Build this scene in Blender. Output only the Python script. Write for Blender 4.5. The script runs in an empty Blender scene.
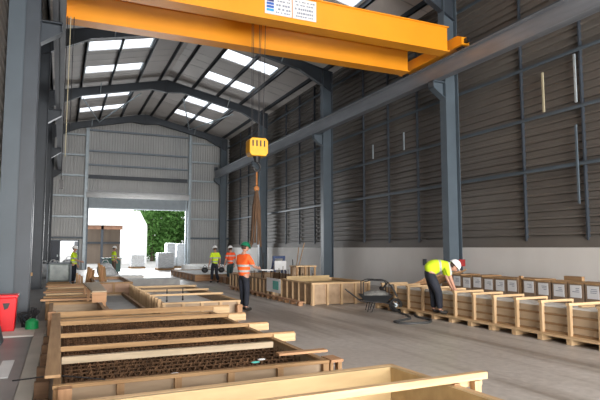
import bpy, bmesh, math, random
from mathutils import Vector, Matrix
random.seed(7)
S = bpy.context.scene
COL = S.collection
PI = math.pi

# ------------------------------------------------------------------ camera
YAW, PITCH, F = math.radians(23.88), math.radians(5.027), 540.0
cd = bpy.data.cameras.new('camera'); cam = bpy.data.objects.new('camera', cd); COL.objects.link(cam)
cam.location = (0, 0, 1.7)
cam.rotation_euler = (PI / 2 + PITCH, 0, -YAW)
cd.sensor_width = 36; cd.lens = F / 600 * 36; cd.clip_start = .05; cd.clip_end = 500
S.camera = cam
# ------------------------------------------------------------------ world: bright overcast
w = bpy.data.worlds.new('overcast'); S.world = w; w.use_nodes = True
nt = w.node_tree; nt.nodes.clear()
wo = nt.nodes.new('ShaderNodeOutputWorld'); bg = nt.nodes.new('ShaderNodeBackground')
gtc = nt.nodes.new('ShaderNodeTexCoord'); gsx = nt.nodes.new('ShaderNodeSeparateXYZ'); grp = nt.nodes.new('ShaderNodeValToRGB')
grp.color_ramp.elements[0].position = .45; grp.color_ramp.elements[0].color = (.84, .86, .88, 1)
grp.color_ramp.elements[1].position = .9; grp.color_ramp.elements[1].color = (.96, .98, 1, 1)
gmr = nt.nodes.new('ShaderNodeMapRange'); gmr.inputs['From Min'].default_value = -1
nt.links.new(gtc.outputs['Generated'], gsx.inputs[0]); nt.links.new(gsx.outputs['Z'], gmr.inputs['Value'])
nt.links.new(gmr.outputs[0], grp.inputs['Fac']); nt.links.new(grp.outputs['Color'], bg.inputs['Color'])
bg.inputs['Strength'].default_value = 1.0
nt.links.new(bg.outputs[0], wo.inputs[0])
# daylight coming in through the wide open end of the hall behind the camera
def area(name, loc, rot, sx, sy, energy, color=(1, 1, 1)):
    l = bpy.data.lights.new(name, 'AREA'); l.shape = 'RECTANGLE'; l.size = sx; l.size_y = sy
    l.energy = energy; l.color = color
    o = bpy.data.objects.new(name, l); COL.objects.link(o); o.location = loc; o.rotation_euler = rot
    return o
area('daylight_open_end', (6, -11.5, 2.6), (PI / 2 - .12, 0, 0), 14, 5, 3300, (1, .965, .92))
area('daylight_far_door', (5.7, 47, 3.2), (-PI / 2, 0, 0), 7.6, 4.6, 600, (.95, .98, 1))
vs = S.view_settings
vs.view_transform = 'Standard'; vs.look = 'None'; vs.gamma = 1; vs.use_curve_mapping = False
vs.exposure = 1.25

# ------------------------------------------------------------------ materials
MATS = {}
def mat(name, c, rough=.6, metal=0, var=.12, scale=3.0, stretch=(1, 1, 1), c2=None, bump=0, spec=.5, coord='Object', detail=4):
    if name in MATS: return MATS[name]
    m = bpy.data.materials.new(name); m.use_nodes = True; MATS[name] = m
    n = m.node_tree; b = n.nodes['Principled BSDF']
    b.inputs['Roughness'].default_value = rough; b.inputs['Metallic'].default_value = metal
    b.inputs['Specular IOR Level'].default_value = spec
    tc = n.nodes.new('ShaderNodeTexCoord'); mp = n.nodes.new('ShaderNodeMapping'); mp.inputs['Scale'].default_value = stretch
    no = n.nodes.new('ShaderNodeTexNoise'); no.inputs['Scale'].default_value = scale; no.inputs['Detail'].default_value = detail
    rp = n.nodes.new('ShaderNodeValToRGB'); rp.color_ramp.elements[0].position = .3; rp.color_ramp.elements[1].position = .7
    if c2 is None:
        c2 = [min(1, v * (1 + var)) for v in c]; c = [v * (1 - var) for v in c]
    rp.color_ramp.elements[0].color = (*c, 1); rp.color_ramp.elements[1].color = (*c2, 1)
    n.links.new(tc.outputs[coord], mp.inputs[0]); n.links.new(mp.outputs[0], no.inputs['Vector'])
    n.links.new(no.outputs['Fac'], rp.inputs['Fac']); n.links.new(rp.outputs['Color'], b.inputs['Base Color'])
    if bump:
        bp = n.nodes.new('ShaderNodeBump'); bp.inputs['Strength'].default_value = bump; bp.inputs['Distance'].default_value = .02
        n.links.new(no.outputs['Fac'], bp.inputs['Height']); n.links.new(bp.outputs[0], b.inputs['Normal'])
    return m
def wood(name, c, c2, axis='x'):
    st = {'x': (.6, 9, 9), 'y': (9, .6, 9), 'z': (9, 9, .6)}[axis]
    return mat(name, c, .7, scale=2.2, stretch=st, c2=c2, bump=.15, spec=.25, detail=6)
WPX = wood('pine_x', (.50, .33, .18), (.68, .49, .29), 'x'); WPY = wood('pine_y', (.50, .33, .18), (.68, .49, .29), 'y'); WPZ = wood('pine_z', (.47, .31, .17), (.64, .46, .28), 'z')
WDX = wood('weathered_x', (.26, .15, .07), (.43, .27, .135), 'x'); WDY = wood('weathered_y', (.27, .16, .08), (.40, .26, .14), 'y'); WDZ = wood('weathered_z', (.27, .155, .075), (.42, .265, .14), 'z')
WRX = wood('red_timber_x', (.36, .19, .10), (.52, .31, .17), 'x'); WRZ = wood('red_timber_z', (.36, .19, .10), (.52, .31, .17), 'z'); WRY = wood('red_timber_y', (.38, .20, .11), (.52, .31, .18), 'y')
WGX = wood('grey_timber_x', (.33, .26, .175), (.47, .38, .27), 'x')
PLY = mat('yellow_ply', (.40, .28, .135), .5, c2=(.51, .37, .19), scale=1.5, stretch=(1, 5, 5))
PLYB = mat('brown_ply', (.33, .22, .13), .55, c2=(.43, .30, .19), scale=1.5, stretch=(5, 1, 5))
BASE = mat('ply_face', (.30, .21, .13), .6, c2=(.40, .295, .195), scale=2, stretch=(1, 6, 6))
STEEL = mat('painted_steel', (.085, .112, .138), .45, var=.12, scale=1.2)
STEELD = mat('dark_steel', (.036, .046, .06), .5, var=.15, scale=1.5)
STEELL = mat('galvanised_steel', (.36, .42, .46), .4, .2, var=.12, scale=4)
RAIL = mat('rail_steel', (.22, .235, .26), .42, .2, var=.15, scale=1.4, stretch=(3, .4, 3))
CRANE = mat('crane_yellow', (.80, .305, .012), .4, var=.05, scale=.8)
CRANED = mat('hook_yellow', (.85, .42, .01), .45, var=.1, scale=5)
DARK = mat('black_iron', (.015, .015, .017), .5, var=.3)
WIRE = mat('wire_rope', (.07, .07, .075), .5, .5, var=.2)
SLING = mat('brown_sling', (.10, .055, .03), .9, var=.35, scale=6, stretch=(4, 4, .5))
REBAR = mat('rusty_rebar', (.05, .027, .015), .8, c2=(.155, .085, .045), scale=3, spec=.2)
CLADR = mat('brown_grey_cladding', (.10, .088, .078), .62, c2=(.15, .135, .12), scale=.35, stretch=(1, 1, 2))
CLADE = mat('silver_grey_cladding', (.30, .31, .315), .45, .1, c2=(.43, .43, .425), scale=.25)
CLADF = mat('roof_lining', (.46, .43, .41), .6, c2=(.56, .53, .51), scale=.4)
CONC = mat('precast_wall', (.64, .62, .595), .75, c2=(.74, .72, .70), scale=.6, stretch=(1, 1, .6), spec=.3)
WHITE = mat('white_paint', (.85, .86, .87), .5, var=.04)
PAPER = mat('white_paper', (.68, .69, .71), .7, var=.03)
STYRO = mat('pale_concrete_fill', (.66, .65, .63), .7, c2=(.78, .77, .74), scale=3)
GREYC = mat('grey_tray_bed', (.30, .30, .30), .7, c2=(.40, .40, .39), scale=3)
BAGW = mat('white_woven_bag', (.62, .64, .66), .6, var=.2, scale=9, bump=.6)
SHRINK = mat('grey_plastic_wrap', (.36, .40, .44), .3, c2=(.62, .65, .68), scale=5, stretch=(1, 1, 4), bump=.5)
GLASSY = mat('grey_green_wrap', (.20, .24, .235), .35, c2=(.36, .41, .40), scale=4, bump=.3)
RED = mat('red_plastic', (.78, .012, .02), .35, var=.05)
REDP = mat('red_sign', (.30, .02, .02), .5, var=.05)
GREENP = mat('green_plastic', (.01, .33, .10), .35, var=.08)
GREENH = mat('green_helmet', (.005, .16, .08), .3, var=.05)
GREENB = mat('dark_green_bin', (.03, .12, .10), .5, var=.1)
MOSS = mat('yellow_green_cloth', (.42, .42, .05), .8, var=.2, scale=20)
CARD = mat('brown_board', (.19, .13, .09), .75, c2=(.27, .19, .13), scale=3)
BLUE = mat('blue_paint', (.03, .06, .16), .5, var=.1)
BLUED = mat('dark_blue_door', (.012, .022, .045), .45, var=.1)
SKIN = mat('skin', (.50, .26, .18), .55, var=.06, scale=8)
EYE = mat('eye_dark', (.02, .015, .012), .3, var=.05)
HAIR = mat('brown_hair', (.05, .03, .02), .8, var=.2, scale=30)
NAVY = mat('navy_trousers', (.014, .017, .028), .85, var=.25, scale=9)
BOOT = mat('work_boot', (.02, .017, .014), .6, var=.2)
HELM = mat('white_helmet', (.82, .82, .82), .3, var=.02)
TYRE = mat('rubber', (.02, .02, .02), .8, var=.2)
HOSE = mat('grey_hose', (.045, .048, .05), .5, var=.1)
TUB = mat('black_tub', (.018, .02, .022), .45, var=.2)
BARK = mat('bark', (.10, .07, .05), .9, var=.3, scale=8)
OUTW = mat('white_render', (.85, .85, .83), .8, var=.03)
OUTB = mat('brown_sheeting', (.20, .155, .12), .8, var=.15, scale=2, stretch=(1, 1, .1))
YARD = mat('pale_yard', (.36, .355, .34), .8, c2=(.46, .45, .43), scale=.6)
INK = mat('ink_grey', (.22, .25, .32), .7, var=.1)
INKB = mat('ink_blue', (.02, .10, .42), .6, var=.1)
INKN = mat('ink_navy', (.02, .03, .16), .6, var=.1)
INKC = mat('ink_cyan', (.03, .32, .62), .6, var=.1)
INKG = mat('ink_teal', (.10, .48, .42), .6, var=.2)
PIPE = mat('cream_plastic', (.42, .38, .26), .5, var=.05)

def floor_mat():
    m = bpy.data.materials.new('hall_concrete'); m.use_nodes = True; n = m.node_tree; b = n.nodes['Principled BSDF']
    tc = n.nodes.new('ShaderNodeTexCoord')
    def noise(sc, st, det=5, rot=0):
        mp = n.nodes.new('ShaderNodeMapping'); mp.inputs['Scale'].default_value = st; mp.inputs['Rotation'].default_value = (0, 0, rot)
        no = n.nodes.new('ShaderNodeTexNoise'); no.inputs['Scale'].default_value = sc; no.inputs['Detail'].default_value = det
        n.links.new(tc.outputs['Object'], mp.inputs[0]); n.links.new(mp.outputs[0], no.inputs['Vector']); return no
    a = noise(.35, (1, 1, 1)); t = noise(1.0, (2.2, .16, 1), 4, .04); f = noise(9, (1, 1, 1), 6)
    r1 = n.nodes.new('ShaderNodeValToRGB'); e = r1.color_ramp.elements
    e[0].position = .32; e[0].color = (.39, .35, .315, 1); e[1].position = .68; e[1].color = (.50, .465, .435, 1)
    r2 = n.nodes.new('ShaderNodeValToRGB'); e = r2.color_ramp.elements
    e[0].position = .36; e[0].color = (.62, .58, .54, 1); e[1].position = .56; e[1].color = (1.04, 1.04, 1.04, 1)
    r3 = n.nodes.new('ShaderNodeValToRGB'); e = r3.color_ramp.elements
    e[0].position = .3; e[0].color = (.86, .86, .86, 1); e[1].position = .7; e[1].color = (1.06, 1.06, 1.06, 1)
    n.links.new(a.outputs['Fac'], r1.inputs[0]); n.links.new(t.outputs['Fac'], r2.inputs[0]); n.links.new(f.outputs['Fac'], r3.inputs[0])
    def mul(x, y):
        mx = n.nodes.new('ShaderNodeMix'); mx.data_type = 'RGBA'; mx.blend_type = 'MULTIPLY'; mx.inputs['Factor'].default_value = 1
        n.links.new(x, mx.inputs['A']); n.links.new(y, mx.inputs['B']); return mx.outputs['Result']
    c = mul(mul(r1.outputs[0], r2.outputs[0]), r3.outputs[0])
    n.links.new(c, b.inputs['Base Color']); b.inputs['Roughness'].default_value = .42; b.inputs['Specular IOR Level'].default_value = .45
    bp = n.nodes.new('ShaderNodeBump'); bp.inputs['Strength'].default_value = .15; bp.inputs['Distance'].default_value = .02
    n.links.new(f.outputs['Fac'], bp.inputs['Height']); n.links.new(bp.outputs[0], b.inputs['Normal'])
    return m
FLOOR = floor_mat()
SLAB = mat('smooth_slab', (.20, .195, .19), .45, c2=(.27, .26, .255), scale=1.2)
def sky_mat():
    m = bpy.data.materials.new('translucent_sheet'); m.use_nodes = True; n = m.node_tree; n.nodes.clear()
    o = n.nodes.new('ShaderNodeOutputMaterial'); t = n.nodes.new('ShaderNodeBsdfTransparent'); tr = n.nodes.new('ShaderNodeBsdfTranslucent'); mx = n.nodes.new('ShaderNodeMixShader')
    t.inputs[0].default_value = (.95, .97, 1, 1); tr.inputs[0].default_value = (.9, .93, .95, 1); mx.inputs[0].default_value = .3
    n.links.new(t.outputs[0], mx.inputs[1]); n.links.new(tr.outputs[0], mx.inputs[2]); n.links.new(mx.outputs[0], o.inputs[0])
    return m
SKYM = sky_mat()
def leaf_mat(name, c1, c2):
    m = mat(name, c1, .6, c2=c2, scale=1.5, spec=.2); n = m.node_tree; b = n.nodes['Principled BSDF']
    rp = [x for x in n.nodes if x.type == 'VALTORGB'][0]
    tr = n.nodes.new('ShaderNodeBsdfTranslucent'); mx = n.nodes.new('ShaderNodeMixShader'); mx.inputs[0].default_value = .35
    n.links.new(rp.outputs[0], tr.inputs[0]); n.links.new(b.outputs[0], mx.inputs[1]); n.links.new(tr.outputs[0], mx.inputs[2])
    n.links.new(mx.outputs[0], n.nodes['Material Output'].inputs[0]); return m
LEAF1 = leaf_mat('leaf_light', (.07, .19, .04), (.20, .38, .11)); LEAF2 = leaf_mat('leaf_dark', (.03, .10, .025), (.10, .22, .06))
def hivis(name, c, axis=(0, 0, 1), bands=(), half=.028, origin=(0, 0, 0)):
    m = bpy.data.materials.new(name); m.use_nodes = True; n = m.node_tree; b = n.nodes['Principled BSDF']; b.inputs['Roughness'].default_value = .75
    tc = n.nodes.new('ShaderNodeTexCoord'); su = n.nodes.new('ShaderNodeVectorMath'); su.operation = 'SUBTRACT'; su.inputs[1].default_value = origin
    d = n.nodes.new('ShaderNodeVectorMath'); d.operation = 'DOT_PRODUCT'; d.inputs[1].default_value = axis
    n.links.new(tc.outputs['Object'], su.inputs[0]); n.links.new(su.outputs[0], d.inputs[0])
    prev = None
    for z in bands:
        c1 = n.nodes.new('ShaderNodeMath'); c1.operation = 'COMPARE'; c1.inputs[1].default_value = z; c1.inputs[2].default_value = half
        n.links.new(d.outputs['Value'], c1.inputs[0])
        if prev is None: prev = c1.outputs[0]
        else:
            ad = n.nodes.new('ShaderNodeMath'); ad.operation = 'MAXIMUM'; n.links.new(prev, ad.inputs[0]); n.links.new(c1.outputs[0], ad.inputs[1]); prev = ad.outputs[0]
    mx = n.nodes.new('ShaderNodeMix'); mx.data_type = 'RGBA'; mx.inputs['A'].default_value = (*c, 1); mx.inputs['B'].default_value = (.42, .44, .43, 1)
    if prev is not None: n.links.new(prev, mx.inputs['Factor'])
    else: mx.inputs['Factor'].default_value = 0
    n.links.new(mx.outputs['Result'], b.inputs['Base Color']); return m

# ------------------------------------------------------------------ helpers
def box(bm, x0, x1, y0, y1, z0, z1, M=None):
    vs_ = [bm.verts.new((x, y, z)) for z in (z0, z1) for y in (y0, y1) for x in (x0, x1)]
    for f in ((0, 2, 3, 1), (4, 5, 7, 6), (0, 1, 5, 4), (2, 6, 7, 3), (0, 4, 6, 2), (1, 3, 7, 5)):
        bm.faces.new([vs_[i] for i in f])
    if M is not None:
        for v in vs_: v.co = M @ v.co
    return vs_
def bar(bm, a, b, wd, ht, up=(0, 0, 1)):
    a = Vector(a); b = Vector(b); d = (b - a); L = d.length; d.normalize()
    s = d.cross(Vector(up))
    if s.length < 1e-4: s = d.cross(Vector((1, 0, 0)))
    s.normalize(); u = s.cross(d)
    c = []
    for p in (a, b):
        for i, j in ((-1, -1), (1, -1), (1, 1), (-1, 1)): c.append(bm.verts.new(p + s * wd / 2 * i + u * ht / 2 * j))
    for f in ((0, 1, 2, 3), (7, 6, 5, 4), (0, 4, 5, 1), (1, 5, 6, 2), (2, 6, 7, 3), (3, 7, 4, 0)): bm.faces.new([c[i] for i in f])
def tube(bm, pts, r, seg=8, cap=True):
    pts = [Vector(p) for p in pts]; rs = r if isinstance(r, (list, tuple)) else [r] * len(pts); rings = []
    ref = None
    for i, p in enumerate(pts):
        d = (pts[min(i + 1, len(pts) - 1)] - pts[max(i - 1, 0)]).normalized()
        if ref is None: ref = Vector((0, 0, 1)) if abs(d.z) < .9 else Vector((1, 0, 0))
        s = d.cross(ref).normalized(); u = s.cross(d); ref = u
        rings.append([bm.verts.new(p + (s * math.cos(t) + u * math.sin(t)) * rs[i]) for t in [2 * PI * k / seg for k in range(seg)]])
    for a, b in zip(rings, rings[1:]):
        for k in range(seg): bm.faces.new((a[k], a[(k + 1) % seg], b[(k + 1) % seg], b[k]))
    if cap: bm.faces.new(rings[0][::-1]); bm.faces.new(rings[-1])
def sphere(bm, c, r, sx=1, sy=1, sz=1, seg=12, rings=8, half=False):
    c = Vector(c); t0 = PI / 2 if half else PI
    rr = []
    for i in range(rings + 1):
        t = t0 * i / rings
        if i == 0: rr.append([bm.verts.new(c + Vector((0, 0, r * sz)))]); continue
        if i == rings and not half: rr.append([bm.verts.new(c - Vector((0, 0, r * sz)))]); continue
        rr.append([bm.verts.new(c + Vector((r * sx * math.sin(t) * math.cos(2 * PI * k / seg), r * sy * math.sin(t) * math.sin(2 * PI * k / seg), r * sz * math.cos(t)))) for k in range(seg)])
    fs = []
    for a, b in zip(rr, rr[1:]):
        for k in range(seg):
            if len(a) == 1: fs.append(bm.faces.new((a[0], b[k], b[(k + 1) % seg])))
            elif len(b) == 1: fs.append(bm.faces.new((a[k], b[0], a[(k + 1) % seg])))
            else: fs.append(bm.faces.new((a[k], b[k], b[(k + 1) % seg], a[(k + 1) % seg])))
    return [v for r_ in rr for v in r_], fs
def prism(bm, poly, axis, a, b):
    """poly: list of (u,v); axis 'y': (u,v)=(x,z) ; 'x': (y,z) ; 'z': (x,y)"""
    def P(u, v, t): return {'y': (u, t, v), 'x': (t, u, v), 'z': (u, v, t)}[axis]
    A = [bm.verts.new(P(u, v, a)) for u, v in poly]; B = [bm.verts.new(P(u, v, b)) for u, v in poly]; n = len(poly)
    bm.faces.new(A); bm.faces.new(B[::-1])
    for i in range(n): bm.faces.new((A[i], B[i], B[(i + 1) % n], A[(i + 1) % n]))
def obj(name, bm, m, parent=None, smooth=False, bevel=0, local=False):
    """one mesh object; vertices are given in world space unless local"""
    bmesh.ops.recalc_face_normals(bm, faces=bm.faces)
    me = bpy.data.meshes.new(name)
    org = Vector((0, 0, 0))
    if not local:
        if parent is not None:
            p = parent
            while p is not None: org = org + p.location; p = p.parent
        bmesh.ops.translate(bm, vec=-org, verts=bm.verts)
    bm.to_mesh(me); bm.free()
    for x in (m if isinstance(m, list) else [m]): me.materials.append(x)
    if smooth:
        for p in me.polygons: p.use_smooth = True
    o = bpy.data.objects.new(name, me); COL.objects.link(o)
    if parent is not None: o.parent = parent
    if bevel:
        md = o.modifiers.new('bevel', 'BEVEL'); md.width = bevel; md.segments = 2; md.limit_method = 'ANGLE'
    return o
def NB(): return bmesh.new()
def B1(*b):
    bm = NB()
    for q in b: box(bm, *q)
    return bm
def thing(name, label, cat, loc=(0, 0, 0), rz=0, group=None):
    o = bpy.data.objects.new(name, None); COL.objects.link(o); o.location = loc; o.rotation_euler = (0, 0, rz); o.empty_display_size = .1
    tag(o, label, cat, group); return o
def tag(o, label, cat, group=None, kind=None):
    if label: o['label'] = label
    if cat: o['category'] = cat
    if group: o['group'] = group
    if kind: o['kind'] = kind
    return o
def struct(name, bm, m, parent=None, **k):
    o = obj(name, bm, m, parent, **k)
    if parent is None: o['kind'] = 'structure'
    return o
def copy_tree(o, parent=None):
    c = o.copy(); COL.objects.link(c)
    if parent is not None: c.parent = parent
    for ch in list(o.children): copy_tree(ch, c)
    return c
def ibeam_z(bm, cx, cy, z0, z1, dx, dy, tf=.025, tw=.016):
    """vertical I section: flanges at x ends spanning y, web between"""
    box(bm, cx - dx / 2, cx - dx / 2 + tf, cy - dy / 2, cy + dy / 2, z0, z1)
    box(bm, cx + dx / 2 - tf, cx + dx / 2, cy - dy / 2, cy + dy / 2, z0, z1)
    box(bm, cx - dx / 2 + tf, cx + dx / 2 - tf, cy - tw / 2, cy + tw / 2, z0, z1)

# ------------------------------------------------------------------ the hall
XL, XR, XC, YE, Y0 = -1.36, 13.2, 5.92, 45.0, -12.0
ZA, SL = 12.65, .22
def zr(x): return ZA - SL * abs(x - XC)
FR = [-14.3 + 9.75 * i for i in range(7)]
FR = [-4.2, 5.4, 15.1, 24.8, 34.5, 44.3]
struct('floor', B1((-.42, XR + .3, Y0 - 1, YE + .2, -.2, 0)), FLOOR)
struct('trim_1', B1((XL - .3, -.42, Y0 - 1, YE + .2, -.2, .012)), SLAB)     # smoother strip of slab by the left columns
struct('trim_2', B1((-40, 60, YE + .2, 120, -.25, -.02)), YARD)
# ceiling with holes for the rooflights
sky_y = []
for f in FR[:-1]: sky_y += [(f + 2.35, f + 3.75), (f + 6.3, f + 7.6)]
sky_x = [(.92, 3.98), (7.72, 10.75)]
bm = NB()
ys = [Y0] + [v for p in sky_y for v in p] + [YE + .2]
for x0, x1 in ((XL - .1, sky_x[0][0]), (sky_x[0][1], XC), (XC, sky_x[1][0]), (sky_x[1][1], XR + .1)):
    prism(bm, [(x0, zr(x0)), (x1, zr(x1)), (x1, zr(x1) + .08), (x0, zr(x0) + .08)], 'y', Y0, YE + .2)
for x0, x1 in sky_x:
    for i in range(0, len(ys) - 1, 2):
        prism(bm, [(x0, zr(x0)), (x1, zr(x1)), (x1, zr(x1) + .08), (x0, zr(x0) + .08)], 'y', ys[i], ys[i + 1])
ceiling = struct('ceiling', bm, CLADF)
pur_x = [-.75, .82, 2.45, 4.08, 5.45, 6.4, 7.62, 9.25, 10.88, 12.5]
for px in pur_x:
    bm = NB(); z = zr(px)
    box(bm, px - .035, px + .035, Y0, YE, z - .22, z - .005); box(bm, px - .035, px + .07, Y0, YE, z - .22, z - .2)
    obj('purlin', bm, STEELD, ceiling)
bm = NB()
k = Y0
while k < YE:
    k += 1.0
    if any(a - .1 < k < b + .1 for a, b in sky_y): continue
    for s0, s1 in ((XL, XC), (XC, XR)):
        prism(bm, [(s0, zr(s0) - .012), (s1, zr(s1) - .012), (s1, zr(s1) + .01), (s0, zr(s0) + .01)], 'y', k, k + .02)
obj('sheet_seam', bm, CLADE, ceiling)
wn = 0
for (a, b) in sky_y:
    if b < 15: continue
    for x0, x1 in sky_x:
        wn += 1; bm = NB()
        prism(bm, [(x0, zr(x0) + .03), (x1, zr(x1) + .03), (x1, zr(x1) + .04), (x0, zr(x0) + .04)], 'y', a, b)
        wnd = struct('window_%d' % wn, bm, SKYM)
        bm = NB()
        xe = x1 if x1 > 6 else x0
        for xx in (x0, x1):
            prism(bm, [(xx - .04, zr(xx) - .02), (xx + .04, zr(xx) - .02), (xx + .04, zr(xx) + .03), (xx - .04, zr(xx) + .03)], 'y', a, b)
        obj('window_frame', bm, STEELL, wnd)

# right wall: precast concrete below, ribbed sheeting above
def ribbed(bm, fixed, a, b, z0, z1, pitch, depth, along, flip=1, horiz=True):
    """a folded sheet. horiz: ribs run along the wall, folding with height"""
    pr = []
    if horiz:
        z = z0
        while z < z1:
            for dz, d in ((0, 0), (pitch * .55, 0), (pitch * .66, depth), (pitch * .89, depth)): pr.append((min(z + dz, z1), d))
            z += pitch
        pr.append((z1, 0))
        for i in range(len(pr) - 1):
            (za, da), (zb, db) = pr[i], pr[i + 1]
            if zb <= za: continue
            q = [(fixed + flip * da, a, za), (fixed + flip * da, b, za), (fixed + flip * db, b, zb), (fixed + flip * db, a, zb)]
            if along == 'x': q = [(y, x, z) for x, y, z in q]
            bm.faces.new([bm.verts.new(p) for p in q])
    else:
        t = a
        while t < b:
            for dt, d in ((0, 0), (pitch * .6, 0), (pitch * .7, depth), (pitch * .9, depth)): pr.append((min(t + dt, b), d))
            t += pitch
        pr.append((b, 0))
        for i in range(len(pr) - 1):
            (ta, da), (tb, db) = pr[i], pr[i + 1]
            if tb <= ta: continue
            zt = (lambda t_: zr(t_)) if (along == 'x' and z1 is None) else (lambda t_: z1)
            q = [(fixed + flip * da, ta, z0), (fixed + flip * db, tb, z0), (fixed + flip * db, tb, zt(tb)), (fixed + flip * da, ta, zt(ta))]
            if along == 'x': q = [(y, x, z) for x, y, z in q]
            bm.faces.new([bm.verts.new(p) for p in q])
bm = NB(); ribbed(bm, XR, Y0, YE, 1.68, zr(XR), .235, .075, 'y', -1)
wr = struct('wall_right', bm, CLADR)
obj('outer_sheet', B1((XR + .06, XR + .1, Y0, YE, 0, zr(XR) + .05)), CLADR, wr)
obj('precast_panel', B1((XR - .12, XR + .05, Y0, YE, 0, 1.70)), CONC, wr)
obj('dark_flashing', B1((XR - .10, XR - .02, Y0, YE, 1.70, 1.98)), CLADR, wr)
for z in (4.05, 5.65, 7.25, 8.85, 10.3):
    bm = NB(); box(bm, XR - .2, XR - .06, Y0, YE, z - .012, z + .012); box(bm, XR - .2, XR - .185, Y0, YE, z - .09, z)
    obj('cladding_rail', bm, STEEL, wr)
for i, f in enumerate(FR[:-1]):
    for k in range(1, 4):
        y = f + 9.7 * k / 4 - .3 * (k - 2)
        bm = B1((XR - .15, XR - .05, y - .025, y + .025, 1.9, zr(XR) - .1))
        obj('post', bm, STEELD, wr)
for (y, z0, z1, mm) in ((11.45, 5.7, 6.9, PIPE), (10.35, 5.72, 7.1, STEELL), (10.4, 2.9, 5.1, STEEL), (18.6, 5.75, 6.5, STEELL), (21.05, 5.75, 6.4, STEELL)):
    obj('conduit', B1((XR - .24, XR - .2, y - .03, y + .03, z0, z1)), mm, wr)
obj('socket_box', B1((XR - .2, XR - .12, 17.35, 17.5, 1.0, 1.25)), STEELD, wr)
# left wall
bm = NB(); ribbed(bm, XL, Y0, YE, 1.68, zr(XL), .30, .045, 'y', 1)
wl = struct('wall_left', bm, CLADR)
obj('outer_sheet', B1((XL - .08, XL - .05, Y0, YE, 0, zr(XL) + .05)), STEELD, wl)
obj('precast_panel', B1((XL - .04, XL + .06, Y0, YE, 0, 1.70)), CONC, wl)
# far gable wall with the big door opening and the small door
bm = NB()
DX0, DX1, DZ = 1.82, 9.55, 5.9
ribbed(bm, YE, XL, -1.2, .35, None, .2, .035, 'x', -1, False)
ribbed(bm, YE, -1.2, 1.34, 2.25, None, .2, .035, 'x', -1, False)
ribbed(bm, YE, 1.34, DX0, .0, None, .2, .035, 'x', -1, False)
ribbed(bm, YE, DX0, DX1, DZ, None, .2, .035, 'x', -1, False)
ribbed(bm, YE, DX1, XR, .35, None, .2, .035, 'x', -1, False)
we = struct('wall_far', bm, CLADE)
obj('kerb', B1((DX1, XR - .1, YE - .1, YE + .15, 0, .38)), CONC, we)
bm = NB()
prism(bm, [(XL, zr(XL)), (XC, ZA), (XR, zr(XR)), (XR, DZ), (XL, DZ)], 'y', YE + .05, YE + .1)
box(bm, XL, -1.2, YE + .05, YE + .1, 0, DZ); box(bm, -1.2, 1.34, YE + .05, YE + .1, 2.25, DZ); box(bm, 1.34, DX0, YE + .05, YE + .1, 0, DZ); box(bm, DX1, XR, YE + .05, YE + .1, 0, DZ)
obj('outer_sheet', bm, CLADE, we)
for z in (2.4, 4.0, 5.6, 7.2, 8.8, 10.4):
    bm = NB()
    for a, b in (((XL, DX0) if z > 2.5 else (-1.2, DX0)), (DX1, XR)):
        box(bm, a, b, YE - .24, YE - .045, z - .012, z + .012); box(bm, a, b, YE - .24, YE - .22, z - .02, z + .13)
    obj('cladding_rail', bm, STEELL if z > 2.5 else STEEL, we)
for z in (7.35, 8.1, 9.2, 10.85):
    bm = NB(); x0, x1 = DX0, DX1
    box(bm, x0, x1, YE - .24, YE - .045, z - .012, z + .012); box(bm, x0, x1, YE - .24, YE - .22, z - (.3 if z == 7.35 else .0), z + (.0 if z == 7.35 else .12))
    obj('cladding_rail', bm, STEELD if z == 7.35 else mat('blue_grey_rail', (.17, .21, .25), .45, .1), we)
for x in (1.68, 9.72):
    bm = NB(); ibeam_z(bm, x, YE - .32, 0, zr(x) - .5, .22, .2)
    obj('wind_post', bm, STEELL, we)
# roller door
bm = NB()
z = 4.8
while z < 5.65: prism(bm, [(YE - .02, z), (YE + .03, z + .05), (YE - .02, z + .1)], 'x', DX0 + .05, DX1 - .05); z += .1
rd = struct('door_1', bm, mat('roller_curtain', (.25, .29, .32), .5, .1, var=.08))
bm = NB(); tube(bm, [(DX0 - .1, YE - .3, 5.82), (DX1 + .1, YE - .3, 5.82)], .25, 20); obj('roller_drum', bm, WHITE, rd, smooth=True)
obj('door_guide', B1((DX0 - .02, DX0 + .1, YE - .12, YE + .04, 0, 6.0)), STEEL, rd); obj('door_guide', B1((DX1 - .1, DX1 + .02, YE - .12, YE + .04, 0, 6.0)), STEELL, rd)
obj('bottom_rail', B1((DX0 + .05, DX1 - .05, YE - .04, YE + .06, 4.72, 4.82)), STEELL, rd)
# small door
d2 = struct('door_2', B1((-1.18, -.06, YE - .06, YE + .02, .02, 2.2)), BLUED)
obj('door_frame', B1((-.06, .02, YE - .1, YE + .1, 0, 2.28), (1.26, 1.34, YE - .1, YE + .1, 0, 2.28), (-1.24, 1.34, YE - .1, YE + .1, 2.2, 2.28)), STEEL, d2)
bm = NB(); box(bm, 0, .05, 0, 1.15, .02, 2.18, Matrix.Translation((1.24, YE + .1, 0)) @ Matrix.Rotation(.2, 4, 'Z')); obj('open_leaf', bm, BLUED, d2)
obj('door_handle', B1((-.2, -.12, YE - .1, YE - .06, 1.0, 1.16)), STEELL, d2)

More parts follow.
